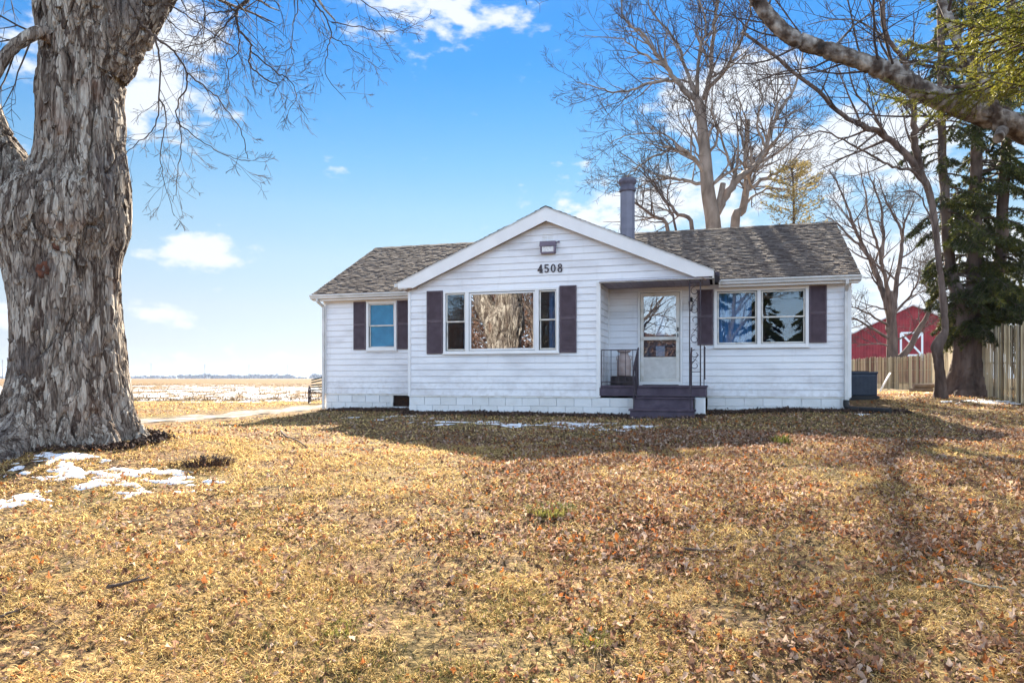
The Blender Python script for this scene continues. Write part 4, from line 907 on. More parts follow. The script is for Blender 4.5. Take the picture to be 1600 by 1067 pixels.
class Tree:
    def __init__(s, seed): s.mb = MB(); s.tw = MB(); s.r = random.Random(seed)
    def path(s, pts, n=5, jit=0):
        q = resample(pts, n)
        if jit:
            for p in q[1:-1]: p += Vector((s.r.uniform(-jit, jit), s.r.uniform(-jit, jit), s.r.uniform(-jit, jit)))
        return q
    def limb(s, pts, r0, r1, sides=8, n=5, jit=0, thin=False):
        q = s.path(pts, n, jit); m = len(q); rs = [r0 + (r1 - r0) * (k / (m - 1)) ** .8 for k in range(m)]
        (s.tw if thin else s.mb).tube(q, rs, sides); return q, rs
    def dirn(s, d, ang):
        ax = d.orthogonal().normalized(); ax.rotate(Matrix.Rotation(s.r.uniform(0, 6.283), 3, d)); v = d.copy(); v.rotate(Matrix.Rotation(ang, 3, ax)); return v
    def grow(s, p, d, L, r, lvl, up=.1, wig=.22, rmin=.004, kids=(7, 6, 4), seg=.35, flat=None):
        n = max(3, int(L / seg)); st = L / n; pts = [p.copy()]; d = d.normalized(); rs = [r]
        for k in range(n):
            d = (d + Vector((s.r.gauss(0, wig), s.r.gauss(0, wig), s.r.gauss(0, wig) + up)) * .5).normalized(); pts.append(pts[-1] + d * st); rs.append(max(r * (1 - .75 * (k + 1) / n), rmin))
        (s.mb if r > .03 else s.tw).tube(pts, rs, 6 if r > .05 else (4 if r > .015 else 3), cap=False)
        if lvl <= 0: return
        nk = kids[-lvl] if lvl <= len(kids) else kids[0]
        for k in range(nk):
            t = s.r.uniform(.18, 1.0); i = min(int(t * n), n - 1); q = pts[i].lerp(pts[i + 1], t * n - i); dd = (pts[i + 1] - pts[i]).normalized()
            s.grow(q, s.dirn(dd, s.r.uniform(.45, 1.05)), L * s.r.uniform(.38, .62) * (1.1 - .5 * t), max(rs[i] * s.r.uniform(.45, .65), rmin), lvl - 1, up, wig, rmin, kids, seg * .75)
    def along(s, q, rs, count, L, lvl, up=.1, t0=.15, wig=.22, rmin=.004, kids=(7, 6, 4), ang=(.5, 1.1), seg=.35, rf=.5):
        m = len(q)
        for k in range(count):
            t = t0 + (1 - t0) * (k + s.r.random()) / count; f = t * (m - 1); i = min(int(f), m - 2); p = q[i].lerp(q[i + 1], f - i); d = (q[i + 1] - q[i]).normalized()
            s.grow(p, s.dirn(d, s.r.uniform(*ang)), L * s.r.uniform(.6, 1.2) * (1.15 - .5 * t), max(min(rs[i] * rf, .028 * L), rmin), lvl, up, wig, rmin, kids, seg)
    def build(s, name, loc, label, bark, twig='twig', cat='tree', group=None, tname='trunk'):
        o = empty(name, loc); tag(o, label, cat, group)
        s.mb.build(tname, bark, o, loc)
        if s.tw.v: s.tw.build('twigs', twig, o, loc)
        return o
def A(px, py, Y): return at(px, py, Y)

# ---- bare trees behind the house
def z8(xx, yy, Y): return at(860 + xx / 2.668, yy / 2.668, Y)
T = Tree(3); Y = 30
def P_(l, Y=30, dy=0): return [z8(a, b, Y + dy * k) for k, (a, b) in enumerate(l)]
base = z8(690, 960, Y); bx0 = Vector((base.x, Y, g1(base.x, Y) - .2))
q, rs = T.limb([bx0, z8(688, 1200, Y), z8(680, 950, Y), z8(657, 800, Y), z8(645, 650, Y), z8(632, 520, Y), z8(617, 410, Y)], .42, .19, 12, 6)
big = [([(617, 420), (540, 355), (490, 290), (430, 210), (380, 140), (310, 80), (285, -40)], .14, .03, .5), ([(490, 330), (400, 350), (300, 385), (200, 365), (110, 345)], .075, .015, -.4),
       ([(480, 280), (380, 225), (300, 165), (140, 150)], .07, .012, .6), ([(612, 410), (565, 300), (520, 170), (430, 60), (400, -40)], .10, .02, .8), ([(640, 410), (665, 300), (685, 100), (700, -20), (710, -120)], .13, .03, .2),
       ([(640, 390), (720, 300), (780, 200), (830, 60), (850, -60)], .10, .02, -.7), ([(612, 395), (620, 200), (650, 100), (600, -60)], .09, .02, -.3),
       ([(645, 725), (590, 650), (540, 625), (470, 635), (390, 680), (310, 745)], .11, .02, -.5), ([(635, 770), (570, 755), (480, 745), (400, 760), (320, 820)], .09, .015, .5),
       ([(655, 645), (700, 570), (670, 440), (690, 330)], .07, .015, -.4), ([(635, 690), (590, 590), (540, 500), (520, 400)], .05, .012, .4),
       ([(690, 890), (730, 820), (800, 730), (850, 700), (900, 610), (940, 490), (1000, 400), (1040, 300), (1060, 180)], .20, .03, .35), ([(830, 705), (800, 600), (790, 450), (770, 330)], .07, .012, .5), ([(900, 610), (860, 520), (880, 400), (850, 280)], .07, .012, -.4),
       ([(940, 490), (930, 380), (900, 270)], .05, .012, .6), ([(690, 320), (640, 230), (610, 120), (620, 20)], .05, .01, .3), ([(560, 640), (470, 560), (330, 560), (250, 600)], .05, .01, .2)]
for l, a, b, dy in big:
    q2, r2 = T.limb(P_(l, Y, dy), a, b, 7, 5, .05); T.along(q2, r2, 6 + int(len(l) * 1.7), 2.7, 2, up=.10, kids=(5, 4), rmin=.007, seg=.3, ang=(.45, .95))
T.limb([z8(690, 890, Y), z8(705, 840, Y), z8(720, 765, Y)], .15, .12, 8, 3)
T.along(q, rs, 9, 2.6, 2, up=.06, t0=.45, kids=(5, 4), rmin=.007)
T.build('bare_tree', bx0, 'large bare tree rising behind the house ridge, right of the flue', 'bark_grey')
T = Tree(5); Y = 34; b0 = z8(770, 1000, Y); b0 = Vector((b0.x, Y, 0))
q, rs = T.limb([b0, z8(768, 960, Y), z8(800, 880, Y), z8(815, 800, Y), z8(820, 740, Y), z8(815, 640, Y), z8(825, 500, Y)], .26, .09, 9, 5)
T.along(q, rs, 14, 2.5, 2, up=.12, t0=.4, kids=(5, 4), rmin=.007)
for l, a, b, dy in [([(815, 800), (900, 740), (1000, 690), (1085, 560)], .11, .02, .3), ([(810, 850), (900, 790), (1010, 800), (1080, 820)], .07, .015, .5), ([(820, 740), (900, 640), (960, 560), (1000, 470)], .09, .02, -.4)]:
    q2, r2 = T.limb(P_(l, Y, dy), a, b, 6, 5, .05); T.along(q2, r2, 14, 2.4, 2, up=.12, kids=(5, 4), rmin=.007)
T.build('bare_tree', b0, 'leaning bare tree behind the ridge, just right of the largest one', 'bark_grey')
T = Tree(6); Y = 27; b0 = Vector((z8(540, 1000, Y).x, Y, 0))
for l, a, b, dy in [([(560, 1350), (590, 960), (530, 890), (470, 830), (420, 750), (340, 700)], .13, .02, .2), ([(540, 1350), (490, 965), (430, 900), (340, 840), (280, 760)], .13, .02, -.3), ([(545, 1300), (520, 960), (490, 850), (500, 720), (470, 600)], .08, .012, .4)]:
    q2, r2 = T.limb([b0] + P_(l, Y, dy), a, b, 7, 5, .05); T.along(q2, r2, 13, 2.0, 2, up=.08, t0=.45, kids=(4, 3), rmin=.006)
T.build('bare_tree', b0, 'low reddish bare tree behind the ridge between flue and big trunk', 'bark_red')

# ---- bare tree in front of the barn, behind the fence
def z3(xx, yy, Y): return at(1290 + xx / 3.558, 180 + yy / 3.558, Y)
T = Tree(8); Y = 42; b0 = Vector((at(1394, 600, Y).x, Y, 0))
T.limb([b0 - Vector((0, 0, .2)), at(1394, 560, Y), at(1394, 520, Y), at(1391, 480, Y), at(1389, 455, Y)], .36, .22, 12, 4)
for l, a, b, dy in [([(360, 1200), (345, 1060), (300, 930), (255, 820), (190, 690), (140, 570), (90, 430), (20, 300)], .24, .03, .3), ([(365, 1200), (360, 1060), (340, 950), (320, 860), (290, 730), (235, 560), (215, 400), (180, 270)], .18, .02, -.3),
                    ([(370, 1200), (382, 1060), (400, 900), (425, 720), (415, 620), (360, 530), (320, 430), (280, 330)], .2, .02, .4), ([(425, 700), (440, 600), (470, 530), (500, 420)], .09, .015, -.5), ([(310, 830), (320, 650), (300, 480), (240, 330), (230, 250)], .12, .015, .2),
                    ([(255, 800), (160, 700), (50, 590), (-30, 540)], .1, .015, .5), ([(200, 700), (100, 540), (0, 430)], .06, .012, -.4), ([(380, 1100), (470, 1000), (520, 900), (530, 780)], .09, .015, -.3), ([(390, 960), (480, 860), (500, 760)], .06, .012, .3)]:
    q2, r2 = T.limb([z3(x, y, Y + dy * k) for k, (x, y) in enumerate(l)], a, b, 7, 5, .04); T.along(q2, r2, 10, 2.5, 2, up=.1, kids=(4, 4), rmin=.009, t0=.2)
for l, a, b in [([(1400, 562), (1418, 548), (1436, 515), (1452, 485), (1462, 460), (1478, 440)], .24, .05), ([(1388, 528), (1360, 513), (1333, 498), (1310, 500)], .10, .02), ([(1388, 510), (1360, 492), (1332, 480), (1300, 478)], .08, .02), ([(1388, 540), (1365, 537), (1340, 541)], .06, .02), ([(1388, 485), (1362, 480), (1340, 488)], .06, .015), ([(1402, 530), (1425, 520), (1445, 500)], .06, .015)]:
    q2, r2 = T.limb([at(x, y, Y - .3 * k) for k, (x, y) in enumerate(l)], a, b, 7, 4, .05); T.along(q2, r2, 9, 1.7, 2, up=.06, kids=(4, 3), rmin=.008, t0=.25)
T.build('bare_tree', b0, 'many stemmed bare tree standing before the red barn', 'bark_red')

# ---- thin twisted tree at right
T = Tree(9); Y = 19.3; b0 = Vector((at(1470, 614, Y).x, Y, g1(at(1470, 614, Y).x, Y)))
pp = [(b0 - Vector((0, 0, .15)), .30), (at(1470, 606, Y), .21), (at(1469, 585, Y), .165), (at(1466, 560, Y), .17), (at(1464, 543, Y), .22), (at(1470, 530, Y), .19), (at(1477, 515, Y), .14), (at(1475, 484, Y), .12), (at(1472, 448, Y), .11), (at(1466, 400, Y), .10), (at(1461, 350, Y), .12), (at(1452, 301, Y), .13), (at(1436, 264, Y), .12)]
q = resample([p for p, r in pp], 5); rs = list(np.interp(np.linspace(0, 12, len(q)), range(13), [r * (.60 if k_ < 6 else .50) for k_, (p, r) in enumerate(pp)])); bark_tube(T.mb, q, [r - .012 for r in rs], 60, .035, None, .5)
for l, a, b in [([(1436, 266), (1385, 214), (1346, 197), (1318, 180), (1250, 120), (1160, 50)], .10, .035), ([(1437, 264), (1429, 222), (1428, 180), (1415, 100), (1385, 55), (1378, -20)], .11, .04), ([(1452, 300), (1425, 267), (1394, 261), (1346, 233), (1290, 208), (1240, 215)], .05, .012), ([(1385, 214), (1365, 180), (1330, 130), (1325, 60)], .045, .012), ([(1466, 400), (1440, 310), (1400, 300)], .03, .01)]:
    q2, r2 = T.limb([at(x, y, Y - .35 * k) for k, (x, y) in enumerate(l)], a, b, 7, 6, .03); T.along(q2, r2, 13, 1.6, 2, up=.04, kids=(4, 4), rmin=.005, t0=.12, ang=(.6, 1.2))
T.build('twisted_tree', b0, 'slim crooked tree with a knobbly bend standing by the fence', 'bark_red')

# far bare brush right beyond fence
T = Tree(12)
for k in range(9):
    Y = 48 + T.r.uniform(-4, 10); px = 1500 + k * 24; b = Vector((at(px, 0, Y).x, Y, 0))
    T.grow(b, Vector((T.r.uniform(-.2, .2), 0, 1)), 8.5, .14, 3, up=.06, kids=(7, 5, 4), rmin=.012, seg=.6)
tag(T.build('bare_tree_row', (at(1600, 0, 50).x, 50, 0), 'line of thin bare trees beyond the fence at the right edge', 'bark_grey'), None, 'trees', kind='stuff')

# ---- needles
def needles(segs, per_m, nl, nw, seed, spread=.8):
    r = np.random.default_rng(seed); P0 = np.array([s[0] for s in segs]); P1 = np.array([s[1] for s in segs]); D = P1 - P0; L = np.linalg.norm(D, axis=1)
    cnt = np.maximum(1, (L * per_m * r.uniform(.7, 1.3, len(L))).astype(int)); idx = np.repeat(np.arange(len(L)), cnt); n = len(idx)
    base = P0[idx] + D[idx] * r.random((n, 1)); ax = D[idx] / np.maximum(L[idx], 1e-6)[:, None]
    pr = r.normal(size=(n, 3)); pr -= ax * (pr * ax).sum(1, keepdims=True); pr /= np.linalg.norm(pr, axis=1, keepdims=True)
    nd = ax * .75 + pr * spread; nd /= np.linalg.norm(nd, axis=1, keepdims=True); sd_ = np.cross(nd, r.normal(size=(n, 3))); sd_ /= np.linalg.norm(sd_, axis=1, keepdims=True)
    l = nl * r.uniform(.7, 1.25, (n, 1)); V = np.stack([base - sd_ * nw / 2, base + sd_ * nw / 2, base + nd * l + sd_ * nw * .12, base + nd * l - sd_ * nw * .12], 1).reshape(-1, 3)
    return V, np.arange(4 * n).reshape(-1, 4)
def bough(T, segs, p, d, L, r, droop=.12, side=.16, lvl=1, sl=.5):
    n = max(4, int(L / side)); st = L / n; pts = [p.copy()]; d = d.normalized(); sgn = 1
    for k in range(n):
        d = (d + Vector((T.r.gauss(0, .05), T.r.gauss(0, .05), -droop / n * 2 + (.10 if k > n * .7 else 0)))).normalized(); pts.append(pts[-1] + d * st)
        t = k / n
        if t > .15:
            segs.append((pts[-2], pts[-1]))
            if lvl:
                for sgn in (-1, 1):
                    sv = d.cross(Vector((0, 0, 1))).normalized() * sgn; dd = (d * .75 + sv * .8 + Vector((0, 0, T.r.uniform(-.35, .05)))).normalized(); ll = L * sl * (1.05 - t) * T.r.uniform(.5, 1)
                    if ll > .12: bough(T, segs, pts[-1], dd, ll, r * .4, droop * .8, side * 1.0, lvl - 1, .5)
    T.mb.tube(pts, [max(r * (1 - .8 * k / n), .003) for k in range(n + 1)], 4, cap=False)
# ---- big evergreen right
T = Tree(21); Y = 20.3; b0 = Vector((at(1515, 0, Y).x, Y, g1(at(1515, 0, Y).x, Y)))
fl_ = []
nn = 26; rows = [(615, .76), (608, .60), (597, .49), (580, .41), (560, .37), (530, .355), (500, .37), (475, .42), (462, .36), (448, .10)]
rows.reverse(); ra = [p_ for p_, _ in rows]; rb = [r_ for _, r_ in rows]; nn = 90; nr = 130; base = len(T.mb.v)
for i in range(nr + 1):
    py = 615 - (615 - 448) * i / nr; r = float(np.interp(py, ra, rb)); cx_ = 1514 + 4 * max(0, min(1, (500 - py) / 30)); c = at(cx_, py, Y)
    for k in range(nn):
        a = 2 * math.pi * k / nn; rr = r * (1 + (.16 * math.sin(a * 5 + 1) + .1 * math.sin(a * 3)) * max(0, (py - 560) / 50) + .05 * math.sin(a * 4 + py * .05)); q = Vector((c.x + rr * math.cos(a), c.y + rr * math.sin(a), c.z - (.12 if py > 612 else 0))); q += Vector((math.cos(a), math.sin(a), 0)) * (bark_disp(q, .7) - .03); T.mb.v.append(tuple(q))
for i in range(nr):
    for k in range(nn): k2 = (k + 1) % nn; T.mb.f.append((base + i * nn + k, base + i * nn + k2, base + (i + 1) * nn + k2, base + (i + 1) * nn + k)); T.mb.sm.append(True)
stems = []
for l, a, b in [([(1510, 520), (1506, 485), (1494, 450), (1484, 410), (1478, 330), (1472, 240), (1470, 100), (1468, -80)], .21, .08), ([(1516, 520), (1518, 480), (1522, 420), (1524, 300), (1526, 200), (1520, 60), (1520, -150)], .26, .10), ([(1520, 520), (1530, 488), (1546, 450), (1562, 410), (1568, 300), (1574, 180), (1580, 0), (1582, -150)], .24, .09)]:
    stems.append(T.limb([at(x, y, Y + .3 * (k % 2)) for k, (x, y) in enumerate(l)], a, b, 10, 5, .02))
segs = []
for q, rs in stems:
    for k in range(92):
        t = .05 + .95 * ((k + T.r.random()) / 92) ** 1.3; f = t * (len(q) - 1); i = min(int(f), len(q) - 2); p = q[i].lerp(q[i + 1], f - i); az2 = T.r.uniform(0, 6.283) if T.r.random() < .6 else T.r.gauss(-1.5, .8)
        if p.z > 14: continue
        bough(T, segs, p, Vector((math.cos(az2), math.sin(az2), T.r.uniform(-.15, .35))), (.6 if math.cos(az2) < -.2 and p.z < 8 else 1) * T.r.uniform(1.0, 2.3) * (.85 if p.z < 4 else 1.0), .03, .5, .2, 2, .5)
tr = T.build('spruce_tree', b0, 'large evergreen with thick brown trunk in front of the fence', 'bark_red')
V, Fq = needles(segs, 175, .095, .027, 31, .9); np_mesh('foliage', V - np.array(b0), Fq, 'needles', tr); print('spruce segs', len(segs), len(V))
# ---- near spruce whose boughs hang in at upper right
T = Tree(22); b0 = Vector((7.9, 7.6, g1(7.9, 7.6))); T.limb([b0 - Vector((0, 0, .2)), b0 + Vector((0, 0, 1)), b0 + Vector((.05, 0, 5)), b0 + Vector((0, 0, 12))], .26, .08, 12, 5)
segs = []; tg = [((T.r.uniform(1440, 1640), T.r.uniform(-110, 20)), T.r.uniform(5.9, 7.9)) for _ in range(15)] + [((1425, 42), 7.2), ((1440, 8), 7.0), ((1480, 50), 6.6), ((1500, 60), 7.4), ((1530, 60), 7.0), ((1550, 30), 6.2), ((1565, 12), 5.9), ((1590, 70), 6.3), ((1600, 70), 6.8), ((1470, -30), 6.8), ((1520, -50), 6.5), ((1600, -60), 6.2), ((1545, 75), 7.8), ((1455, -10), 7.7)]
for (px, py), Yt in tg:
    e = at(px, py, Yt); s0 = Vector((b0.x, b0.y, e.z + .35)); d = e - s0; bough(T, segs, s0, d + Vector((0, 0, .45)), d.length * 1.0, .022, .25, .12, 2, .36)
for k in range(40):
    a = T.r.uniform(-1.8, 1.8); z = T.r.uniform(5.4, 11); bough(T, segs, Vector((b0.x, b0.y, b0.z + z)), Vector((math.cos(a), math.sin(a), .1)), (12.5 - z) * .22, .02, .3, .2, 1, .4)
tr = T.build('spruce_tree', b0, 'near spruce whose yellow green boughs hang in at upper right corner', 'bark_red')
V, Fq = needles(segs, 330, .034, .0064, 33, .9); np_mesh('foliage', V - np.array(b0), Fq, 'needles_near', tr); print('near segs', len(segs), len(V))
# ---- pale mottled limb from the tree off the right edge
T = Tree(23); b0 = Vector((8.6, 9.9, g1(8.6, 9.9)))
T.limb([b0 - Vector((0, 0, .2)), b0 + Vector((0, 0, 1.5)), b0 + Vector((-.1, 0, 3.4)), b0 + Vector((.1, .1, 6)), b0 + Vector((.3, .3, 11))], .36, .10, 14, 6)
Yl = 9.4
pp = [(b0 + Vector((-.1, 0, 2.9)), .24), (at(1660, 245, 9.7), .225), (at(1600, 205, 9.6), .205), (at(1540, 180, 9.5), .19), (at(1450, 148, Yl), .17), (at(1400, 118, Yl), .165), (at(1350, 98, Yl), .135), (at(1290, 78, Yl), .125), (at(1240, 60, Yl), .12), (at(1205, 30, Yl), .112), (at(1180, -5, Yl), .10), (at(1150, -60, Yl), .085), (at(1130, -160, Yl), .05)]
q = resample([p for p, r in pp], 7); rs = list(np.interp(np.linspace(0, len(pp) - 1, len(q)), range(len(pp)), [r for p, r in pp])); rs = [r * T.r.uniform(.95, 1.06) for r in rs]; MOT = (q, rs)
T.along(q, rs, 26, 1.7, 2, up=.08, t0=.25, kids=(5, 4), rmin=.0035, rf=.12, seg=.2)
q2, r2 = T.limb([at(1563, 200, 9.45), at(1555, 175, 9.4), at(1543, 145, 9.4), at(1538, 125, 9.5), at(1520, 110, 9.5), at(1500, 80, 9.6), at(1460, -40, 9.8)], .085, .05, 10, 5, .01); T.along(q2, r2, 10, 1.3, 2, t0=.3, kids=(4, 3), rmin=.0035, seg=.2)
for l, a, b in [([(1505, 82), (1475, 88), (1445, 95), (1405, 105)], .022, .008), ([(1400, 118), (1380, 60), (1330, 30), (1260, 40)], .02, .005), ([(1300, 78), (1335, 40), (1380, 10), (1420, -30)], .02, .006)]:
    q2, r2 = T.limb([at(x, y, Yl) for x, y in l], a, b, 6, 5, .01); T.along(q2, r2, 12, .9, 1, t0=.1, kids=(4, 3), rmin=.003, seg=.15)
# cut stub
T.mb.tube([at(1566, 205, 9.4), at(1561, 214, 9.1), at(1559, 217, 9.02)], [.075, .062, .058], 14)
T.mb.tube([at(1400, 118, Yl), at(1392, 98, 9.3)], [.11, .085], 10); T.mb.tube([at(1345, 100, Yl), at(1342, 84, 9.4)], [.06, .03], 8)
bark_tube(T.mb, MOT[0], [r * .64 - .006 for r in MOT[1]], 110, .016, None, .42)
T.build('mottled_tree', b0, 'tree with a long pale mottled limb crossing the upper right sky', 'bark_pale')
# ---- small yellow tree behind the house
T = Tree(24); Y = 29; b0 = Vector((at(1240, 0, Y).x, Y, 0)); segs = []
q, rs = T.limb([b0, b0 + Vector((0, 0, 5)), at(1240, 300, Y), at(1236, 262, Y)], .10, .02, 6, 4)
for k in range(80):
    t = .42 + .58 * k / 80; f = t * (len(q) - 1); i = min(int(f), len(q) - 2); p = q[i].lerp(q[i + 1], f - i); a = T.r.uniform(0, 6.283); bough(T, segs, p, Vector((math.cos(a), math.sin(a), .35)), (1.12 - t) * 2.4 + .15, .012, -.1, .2, 1, .45)
tr = T.build('yellow_tree', b0, 'small golden leaved tree just above the right roof ridge', 'twig'); V, Fq = needles(segs, 26, .09, .04, 35, .9); np_mesh('foliage', V - np.array(b0), Fq, 'yellow_leaf', tr)

# ---- the great maple at left
prof0 = [(712, 95, 152), (700, 98, 138), (688, 100, 122), (672, 102, 108), (650, 103, 98), (620, 106, 90), (590, 108, 83), (560, 108, 80), (500, 107, 78), (450, 105, 78), (420, 103, 81), (400, 101, 84), (370, 103, 91), (350, 104, 94), (320, 113, 90), (295, 122, 81), (270, 127, 70), (240, 127, 64), (200, 127, 63), (150, 124, 62), (110, 128, 62), (70, 134, 66), (40, 142, 72), (10, 152, 82), (-20, 158, 84), (-60, 152, 76)]
_y = np.arange(712, -61, -4.0); _a = np.array(prof0, float)[::-1]; _kern = np.exp(-(np.arange(-8, 9) / 4.5) ** 2); _kern /= _kern.sum()
_sm = lambda v: np.convolve(np.pad(v, 8, mode='edge'), _kern, 'valid')
prof = list(zip(_y, _sm(np.interp(_y, _a[:, 0], _a[:, 1])), _sm(np.interp(_y, _a[:, 0], _a[:, 2]))))
pts = [Vector((at(c, y, YM).x, YM, at(c, y, YM).z)) for y, c, h in prof]; rs = [h / F * YM - .088 for y, c, h in prof]
def flare(an, z):
    f = max(0, min(1, (.75 - z) / .9)) ** 1.6; s = 1 + f * (.20 * abs(math.sin(an * 3.5 + .8)) + .13 * math.sin(an * 4 + 2.1) + .07 * math.sin(an * 11) - .10); return s * (1 + .03 * math.sin(an * 3 + z * 1.3) + .02 * math.sin(an * 5 - z * 2))
lumps = [(at(178, 330, YM - .35), .20, .08), (at(48, 372, YM - .45), .12, .05), (at(140, 385, YM - .6), .13, .05), (at(60, 470, YM - .55), .15, .03), (at(125, 575, YM - .6), .10, .035), (at(110, 430, YM - .6), .18, .03)]
mbm = MB(); bark_tube(mbm, pts, rs, 460, .0105, flare, 1.0, lumps)
lim = [at(105, 410, YM), at(55, 335, YM), at(8, 275, YM), at(-28, 215, YM - .05), at(-60, 120, YM - .15), at(-85, -20, YM - .3), at(-130, -220, YM - .4)]
bark_tube(mbm, resample(lim, 5), list(np.interp(np.linspace(0, 6, 31), range(7), [.30, .32, .29, .25, .23, .21, .15])), 200, .016)
lim = [at(120, 60, YM), at(112, -20, YM), at(95, -140, YM + .1), at(85, -330, YM + .3), at(40, -600, YM + .6)]
bark_tube(mbm, resample(lim, 5), list(np.interp(np.linspace(0, 4, 21), range(5), [.34, .36, .32, .25, .1])), 170, .022)
lim = [at(150, 110, YM), at(180, 40, YM), at(215, -20, YM), at(270, -110, YM - .1), at(370, -260, YM - .2), at(520, -420, YM)]
bark_tube(mbm, resample(lim, 5), list(np.interp(np.linspace(0, 5, 26), range(6), [.30, .36, .34, .30, .22, .12])), 190, .018)
mloc = Vector((MAP[0], MAP[1], g1(*MAP)))
T = Tree(40); T.mb = mbm
# small limb arching left
q2, r2 = T.limb([at(82, 60, YM - .45), at(68, 52, YM - .5), at(48, 56, YM - .6), at(20, 75, YM - .7), at(-5, 112, YM - .8), at(-30, 170, YM - .9)], .085, .055, 12, 5, .006)
T.along(q2, r2, 9, 1.1, 2, up=.02, t0=.25, kids=(4, 3), rmin=.003, seg=.15, rf=.2)
# overhead scaffold limbs, out of the picture, that carry the hanging twigs
sc_l = [([(215, -20), (330, -90), (480, -130), (640, -120), (760, -90)], .14, .04, 0), ([(190, 20), (270, -50), (400, -70), (520, -60)], .09, .03, -.1), ([(60, -120), (-40, -60), (-140, 20)], .10, .03, -.3), ([(110, -60), (40, -80), (0, -60)], .06, .02, -.2)]
for l, a, b, dy in sc_l:
    q2, r2 = T.limb([at(x, y, YM + dy * k) for k, (x, y) in enumerate(l)], a, b, 8, 6, .02); T.along(q2, r2, 5, 1.4, 2, up=-.05, t0=.2, kids=(4, 3), rmin=.003, seg=.15, ang=(.6, 1.5))
def z9(l, Y): return [at(180 + x / 3.139, y / 3.139, Y) for x, y in l]
hang = [([(125, 110), (135, 125), (195, 180), (290, 255), (355, 355), (440, 430), (510, 490), (615, 635), (650, 780)], .020, .004), ([(195, 180), (220, 290), (215, 480), (190, 630), (110, 700), (45, 760)], .014, .004),
        ([(355, 355), (345, 440), (300, 530), (325, 660), (320, 760), (300, 920), (285, 990)], .012, .003), ([(215, 480), (250, 570), (225, 720), (235, 850), (290, 1060)], .010, .003), ([(300, 600), (420, 690), (560, 770), (660, 790)], .008, .003),
        ([(680, -170), (650, 0), (600, 50), (610, 150), (665, 220), (660, 310), (720, 375), (800, 420)], .022, .007), ([(600, 50), (520, 60), (440, 85), (440, 220)], .012, .004), ([(600, 60), (540, 120), (470, 190), (360, 230), (300, 255)], .011, .004),
        ([(610, 150), (605, 260), (550, 300), (560, 430), (510, 470)], .009, .003), ([(665, 250), (780, 350), (850, 390), (890, 470), (850, 545)], .010, .003), ([(-20, -60), (60, 0), (200, 15), (300, 45), (430, 130), (530, 200), (600, 260), (640, 360)], .014, .004), ([(380, -120), (430, 0), (430, 120), (380, 200), (310, 330)], .011, .003),
        ([(900, -200), (970, 0), (1025, 70), (1060, 170), (1040, 250), (1040, 380), (1130, 490)], .014, .003), ([(1060, 110), (1180, 130), (1300, 155), (1420, 150)], .008, .003), ([(1060, 180), (1160, 240), (1250, 290)], .007, .003), ([(880, -200), (900, 0), (880, 100), (860, 230), (800, 265)], .010, .003), ([(860, 230), (875, 300), (830, 380)], .006, .003),
        ([(160, -60), (230, 60), (330, 160), (430, 190), (520, 170)], .010, .003), ([(1040, -200), (1180, -20), (1290, 60), (1330, 100)], .010, .003), ([(740, -200), (720, -20), (690, 60), (700, 190)], .009, .003), ([(540, -200), (540, -20), (560, 60), (490, 180), (520, 320)], .010, .003), ([(330, -150), (330, 20), (400, 90), (430, 230), (420, 310)], .009, .003)]
for k, (l, a, b) in enumerate(hang):
    Yh = YM - .3 + .9 * ((k * 7) % 5) / 5 * 0 + (0 if k < 5 else .3)
    q2, r2 = T.limb(z9(l, Yh), a, b, 5, 6, .012, thin=True); T.along(q2, r2, 3 + int(1.1 * len(l)), .60, 2, up=-.06, t0=.08, kids=(3, 3), rmin=.0022, seg=.08, ang=(.35, 1.0), rf=.5, wig=.2)
mt = T.build('maple_tree', mloc, 'huge old maple with shaggy grey bark in the left foreground', 'bark_maple')
# knots and scars
mb = MB(); rr = random.Random(5)
def knot(px, py, r, dep):
    c = at(px, py, YM); ang = math.asin(max(-1, min(1, (px - 105) / 92))); dirx = Vector((math.sin(ang), -math.cos(ang), 0)); surf = Vector((at(105, py, YM).x, YM, c.z)) + dirx * (82 / F * YM - .05)
    a = dirx.cross(Vector((0, 0, 1))).normalized(); b = Vector((0, 0, 1)); base = len(mb.v); n = 18
    for ring, (f, d) in enumerate([(1.0, -.03), (.8, .014), (.5, .006), (.28, -.004), (0.05, -.008)]):
        for k in range(n):
            an = 2 * math.pi * k / n; q = surf + (a * math.cos(an) + b * math.sin(an) * 1.2) * r * f * (1 + .9 * mn.noise(Vector((px, 1.3 * math.cos(an), 1.3 * math.sin(an))))) + dirx * (d + dep); mb.v.append((q.x - mloc.x, q.y - mloc.y, q.z - mloc.z))
    for i in range(4):
        for k in range(n): k2 = (k + 1) % n; mb.f.append((base + i * n + k, base + i * n + k2, base + (i + 1) * n + k2, base + (i + 1) * n + k)); mb.sm.append(True)
for a in [(48, 378, .085, .0), (118, 432, .075, .01), (130, 582, .06, .0), (142, 395, .08, .01)]: mb = MB(); knot(*a); mb.build('knot', 'wound', mt)
